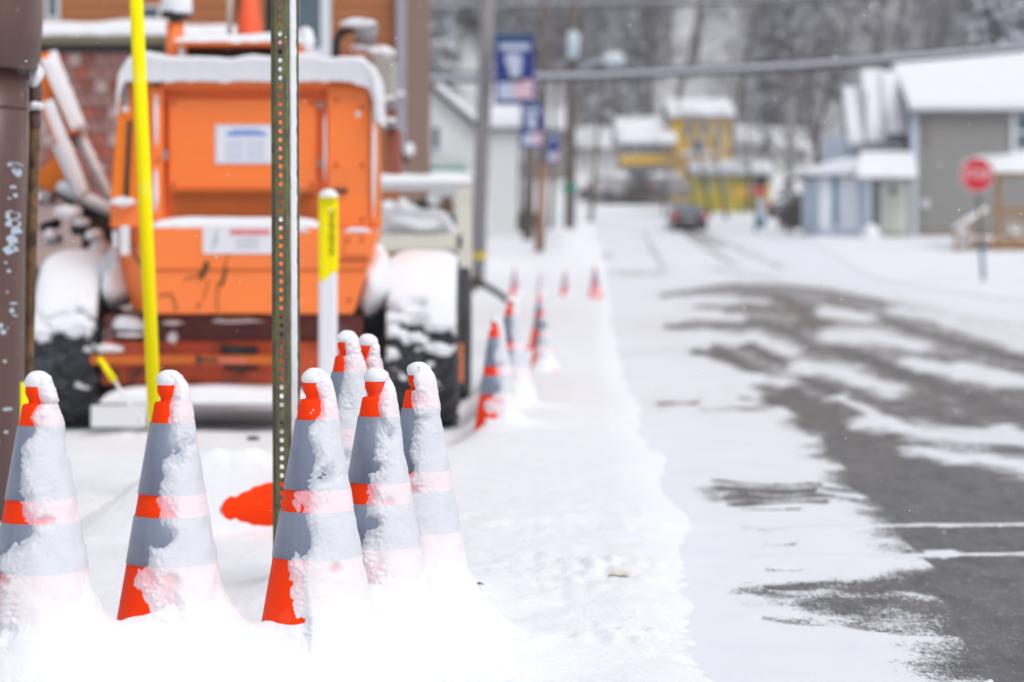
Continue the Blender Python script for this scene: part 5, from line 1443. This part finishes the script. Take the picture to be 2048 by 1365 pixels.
# black corrugated pipe end by the verge
m = MB(); m.tube([P(938, 560, 34), P(965, 568, 34), P(995, 586, 34), P(1022, 606, 34)], .045, 12)
o_ = m.build('drain_hose', M['black'], None, P(980, 600, 34), True); tag(o_, 'black plastic pipe lying curved in the snow by the utility pole foot', 'pipe')
v = P(960, 572, 38); m = MB(); m.tube([P(945, 585, 38), P(950, 545, 38)], .05, 8); m.tube([P(950, 560, 38), P(972, 572, 38)], .05, 8)
o_ = m.build('broken_stake', M['wood_old'], None, v); tag(o_, 'broken brown stake at the foot of the grey utility pole', 'stake')

# small dark bits in the snow
def rock(px_, py_, Y, r, label, mat='black', cat='stone', flat=.5, seed=0):
    v_ = P(px_, py_, Y); V = []
    o_ = blob_snow('stone' if cat == 'stone' else 'snow_chunk', None, v_, (r, r * .8, r * flat), seed, M[mat], 10); o_.location.z; tag(o_, label, cat); return o_
rock(1053, 797, 15.2, .042, 'small black stone in the snow below the leaning cone', seed=2)
rock(506, 877, 11.8, .035, 'black lump poking out of the snow left of the green post', seed=3, flat=.3)
rock(1240, 1146, 7.2, .032, 'small lump of dirty yellowish snow on the open snow field', 'dirtysnow', 'snow lump', .28, 4)
bpy.data.objects[-1] if False else None
for i_, (px_, py_, Y, s_, lb) in enumerate(((958, 1194, 6.75, .016, 'dry leaf lying in the snow right of the near cones'), (258, 862, 12.4, .03, 'dry leaf in the snow behind the second cone'))):
    v_ = P(px_, py_, Y); v_.z = ground_h(v_.x, Y) + .006
    m = MB(); m.add([(v_.x - s_, v_.y, v_.z), (v_.x, v_.y - s_ * .4, v_.z + .004), (v_.x + s_, v_.y, v_.z + .001), (v_.x, v_.y + s_ * .5, v_.z + .007)], [(0, 1, 2, 3)])
    o_ = m.build('dead_leaf', M['leaf'], None, v_); sm_ = o_.modifiers.new('t', 'SOLIDIFY'); sm_.thickness = .001; tag(o_, lb, 'leaf')
# snow heaped on the knocked-over cone
v = P(455, 985, 8.35)
V = []
for j in range(49):
    for i in range(65):
        u = -1 + 2 * i / 64; w = -1 + 2 * j / 48
        x = v.x + u * .62; y = 8.36 + w * .34
        rr_ = min(1, math.hypot(u, w))
        top = .335 * (1 - rr_ ** 1.9) * (.78 + .22 * math.cos((u - .15) * 2.0)) * (1 + .10 * nz(x * 9, y * 9, 3)) + .010 * nz(x * 30, y * 30, 1)
        # the front is cut back to the right, where the cone's side is bare
        front = sstep(-.44, -.16, u + .12 * nz(x * 14, y * 6, 8))
        ws = -.25 + .13 * sstep(-.16, .24, u) + .035 * nz(x * 24, 2.0, 1) + .02 * nz(x * 70, 5.0, 1)
        if w < ws + .05: top *= 1 - front * sstep(-ws, -ws + .15, -w)
        V.append((x - v.x, y - v.y, base_z(8.3) - .05 + top - v.z))
hm_ = link('snow_heap', np_mesh('snow_heap', np.array(V), 65, 49, M['snow']), None, v); tag(hm_, 'mound of snow piled over the knocked-over cone', 'snow heap')

# ------------------------------------------------------------------ trees
def branch(mb, p, d, L, r, lvl, rr, n=3, spread=.7, up=.15):
    steps = 4 if lvl < 2 else 2
    pts = [p]; q = p.copy(); dd_ = d.copy()
    for i in range(steps):
        dd_ = (dd_ + Vector((rr.uniform(-.16, .16), rr.uniform(-.16, .16), rr.uniform(-.05, .12)))).normalized(); q = q + dd_ * (L / steps); pts.append(q)
    mb.tube(pts, [r * (1 - .75 * i / steps) for i in range(steps + 1)], 3 if lvl else 5, False)
    return pts, dd_
def bare_tree(seed, H=13, full=1.0):
    rr = random.Random(seed); tr_ = MB(); cr = MB()
    pts, d = branch(tr_, Vector((0, 0, -.5)), Vector((0, 0, 1)), H, H * .016 + .04, 0, rr)
    nb = int(22 * full)
    for i in range(nb):
        t_ = .28 + .70 * i / nb; k_ = t_ * (len(pts) - 1); j = min(int(k_), len(pts) - 2); p = pts[j].lerp(pts[j + 1], k_ - j)
        a_ = rr.uniform(0, 6.28); el = rr.uniform(.25, .9); dr_ = Vector((math.cos(a_) * math.cos(el), math.sin(a_) * math.cos(el), math.sin(el)))
        L = H * (.34 * (1.15 - t_) + .08) * rr.uniform(.7, 1.2)
        bp, bd = branch(cr, p, dr_, L, .07 * (1.2 - t_), 1, rr)
        for k2 in range(5):
            jj = rr.randint(1, len(bp) - 1); a2 = rr.uniform(0, 6.28)
            d2 = (bd + Vector((math.cos(a2), math.sin(a2), rr.uniform(-.2, .7))) * .8).normalized()
            b2, bd2 = branch(cr, bp[jj], d2, L * rr.uniform(.35, .6), .03, 2, rr)
            for k3 in range(3):
                a3 = rr.uniform(0, 6.28); d3 = (bd2 + Vector((math.cos(a3), math.sin(a3), rr.uniform(-.3, .7))) * .9).normalized()
                s0 = b2[rr.randint(1, len(b2) - 1)]; cr.tube([s0, s0 + d3 * L * .28], [.022, .01], 3, False)
    return tr_.mesh('trunk', M['bark'], smooth=True), cr.mesh('branches', M['twig'])
def conifer(seed, H=14):
    rr = random.Random(seed); tr_ = MB(); cr = MB()
    tr_.tube([(0, 0, -.5), (0, 0, H)], [.22, .03], 6)
    z = H * .12
    while z < H * .98:
        R_ = (H * .20) * (1 - z / H) ** .85 + .15; n_ = 9
        for k_ in range(n_):
            a_ = rr.uniform(0, 6.28); L = R_ * rr.uniform(.7, 1.15); dz = -L * .25
            c_, s_ = math.cos(a_), math.sin(a_); w = .22 * L + .12
            for sub in range(3):
                f0 = sub / 3; q0 = Vector((c_ * L * f0, s_ * L * f0, z + dz * f0 * f0)); q1 = Vector((c_ * L * (f0 + .4), s_ * L * (f0 + .4), z + dz * (f0 + .4) ** 2 + rr.uniform(-.1, .1)))
                sd = Vector((-s_, c_, 0)) * w * (1.1 - f0 * .6)
                cr.add([q0, q1 + sd * .8 + Vector((0, 0, -.18)), q1 * 1.0 + (q1 - q0) * .3, q1 - sd * .8 + Vector((0, 0, -.18))], [(0, 1, 2), (0, 2, 3)])
        z += H * .028
    return tr_.mesh('trunk', M['bark']), cr.mesh('foliage', M['needle'])
BT = [bare_tree(i, 12 + i % 4, .9) for i in range(9)]
CT = [conifer(20 + i, 13 + 2 * i) for i in range(3)]
def plant(kind, x, Y, s, rot, label, group, name=None, cat='tree'):
    me1, me2 = kind; z = ground_h(x, Y) - .1
    o_ = thing(name or ('pine_tree' if kind in CT else 'bare_tree'), label, cat, (x, Y, z), group)
    o_.scale = (s, s, s); o_.rotation_euler = (0, 0, rot)
    link('trunk', me1, o_); link('foliage' if kind in CT else 'branches', me2, o_)
    return o_
rr = random.Random(77)
def where(q):
    return ('left of the grey utility pole' if q < 975 else 'behind the blue banners and brown poles' if q < 1150 else 'above the parked cars under snow' if q < 1240
            else 'straight above the yellow house' if q < 1470 else 'above the low yellow outbuilding' if q < 1640 else 'above the pale blue garage' if q < 1820 else 'above the grey house roof')
n_b = 0
for i in range(250):
    t_ = (i + .5) / 250; Y = 172 + 74 * t_ ** .9; x = rr.uniform(-.15, .235) * Y
    pxx = 1024 + F * x / Y
    if 1380 < pxx < 1460 and Y < 215 and rr.random() < .75: continue
    if 1250 < pxx < 1440 and Y < 190 and rr.random() < .7: continue
    plant(rr.choice(BT), x, Y, rr.uniform(.75, 1.25), rr.uniform(0, 6.28), 'bare snow-dusted tree in the hillside woods ' + where(pxx), 'bare trees of the hillside woods')
for i in range(46):
    zone = rr.choice(((1010, 1110), (1110, 1250), (1560, 1640), (860, 960), (1870, 2080), (1870, 2080)))
    pxx = rr.uniform(*zone); Y = rr.uniform(180, 235); plant(rr.choice(CT), (pxx - 1024) / F * Y, Y, rr.uniform(.7, 1.1), rr.uniform(0, 6.28), 'dark snow-dusted evergreen in the hillside woods ' + where(pxx), 'evergreens of the hillside woods')
TL = [(1325, 146, .42, 'bare tree in front of the brown wing of the yellow house'), (1455, 144, .52, 'bare tree rising in front of the yellow outbuilding'), (1425, 147, .5, 'thin bare tree at the right corner of the yellow house'),
      (1620, 125, .75, 'wide bare tree behind the tall pale pole'), (1665, 118, .8, 'bare tree right behind the pale blue garage'), (1560, 135, .7, 'bare tree above the dark parked car'),
      (1100, 120, .6, 'bare tree between the two brown utility poles'), (1180, 140, .6, 'bare tree right of the dark brown pole'), (1040, 110, .55, 'bare tree behind the white shed'),
      (1500, 150, .6, 'bare tree right behind the yellow outbuilding'), (1270, 165, .7, 'bare tree above the left wing of the yellow house'), (1900, 110, .95, 'bare tree rising behind the grey house roof')]
for i_, (px_, Y, s_, lb) in enumerate(TL): plant(BT[i_ % 9], (px_ - 1024) / F * Y, Y, s_, i_ * 1.1, lb, None)
plant(CT[2], (1985 - 1024) / F * 105, 105, .85, 1, 'dark snowy evergreen behind the right end of the grey house', None)
plant(CT[1], (2060 - 1024) / F * 108, 108, .95, 2, 'dark snowy evergreen at the right edge above the grey house', None)
# tree trunk by the second pole (orange-brown)
m = MB(); m.tube([P(1078, 505, 70), P(1081, 430, 70), P(1086, 330, 70)], [.14, .12, .10], 8)
o_ = m.build('wooden_post', simple('orange_brown_post', (.26, .13, .06), .8, .3, 8), None, P(1078, 500, 70), True); tag(o_, 'short orange-brown post below the second banner', 'post')
# bush
def bush(label, px_, py_, Y, w, h, seed):
    rr2 = random.Random(seed); m_ = MB(); v_ = P(px_, py_, Y)
    for i in range(420):
        a_ = rr2.uniform(0, 6.28); q = rr2.random() ** .5; b0 = v_ + Vector((math.cos(a_) * q * w * .7, math.sin(a_) * q * w * .5, 0))
        tip = b0 + Vector((math.cos(a_) * w * .35 * q + rr2.uniform(-.15, .15), math.sin(a_) * .2, h * (1 - .45 * q * q) * rr2.uniform(.7, 1.1)))
        m_.tube([b0, b0.lerp(tip, .5) + Vector((rr2.uniform(-.1, .1), rr2.uniform(-.1, .1), 0)), tip], [.035, .03, .012], 3, False)
    o_ = m_.build('bush', M['bush'], None, v_); tag(o_, label, 'bush')
bush('brown leafless bush beside the pale blue garage', 1598, 458, 98, .62, 1.25, 1)
bush('low dark hedge at the far left roadside', 1200, 402, 160, 1.6, 1.0, 2)
bush('dark leafless shrub below the white shed banner', 1054, 466, 84, .28, .9, 3)
bush('brown shrub in front of the brown wing of the yellow house', 1295, 400, 156, 1.6, 1.6, 4)

# ------------------------------------------------------------------ falling snow
rr = random.Random(31); m = MB()
for i in range(900):
    Y = 2.2 + 26 * rr.random() ** 1.3; x = rr.uniform(-.25, .25) * Y; z = 1 + rr.uniform(-.17, .13) * Y
    if z < .05: continue
    r_ = rr.uniform(.0008, .0022) * (1 + Y * .02)
    m.add([(x - r_, Y, z), (x, Y - r_, z), (x + r_, Y, z), (x, Y + r_, z), (x, Y, z + r_), (x, Y, z - r_)], [(0, 1, 4), (1, 2, 4), (2, 3, 4), (3, 0, 4), (1, 0, 5), (2, 1, 5), (3, 2, 5), (0, 3, 5)])
o_ = m.build('snowflakes', M['snow'], None); tag(o_, 'small snowflakes falling through the air', kind='stuff')

# ------------------------------------------------------------------ haze
HAZE = 0.0006
if HAZE:
    hm = bpy.data.materials.new('haze'); hm.use_nodes = True; ht = hm.node_tree; ht.nodes.clear()
    ho = ht.nodes.new('ShaderNodeOutputMaterial'); hv = ht.nodes.new('ShaderNodeVolumePrincipled')
    hv.inputs['Color'].default_value = (.93, .95, 1.0, 1); hv.inputs['Density'].default_value = HAZE; hv.inputs['Anisotropy'].default_value = .2
    ht.links.new(hv.outputs[0], ho.inputs['Volume'])
    m = MB(); m.box(-3200, 3200, -90, 1000, -3, 330); o_ = m.build('haze', hm, None); tag(o_, 'thin pale snowfall haze over the street', kind='stuff')
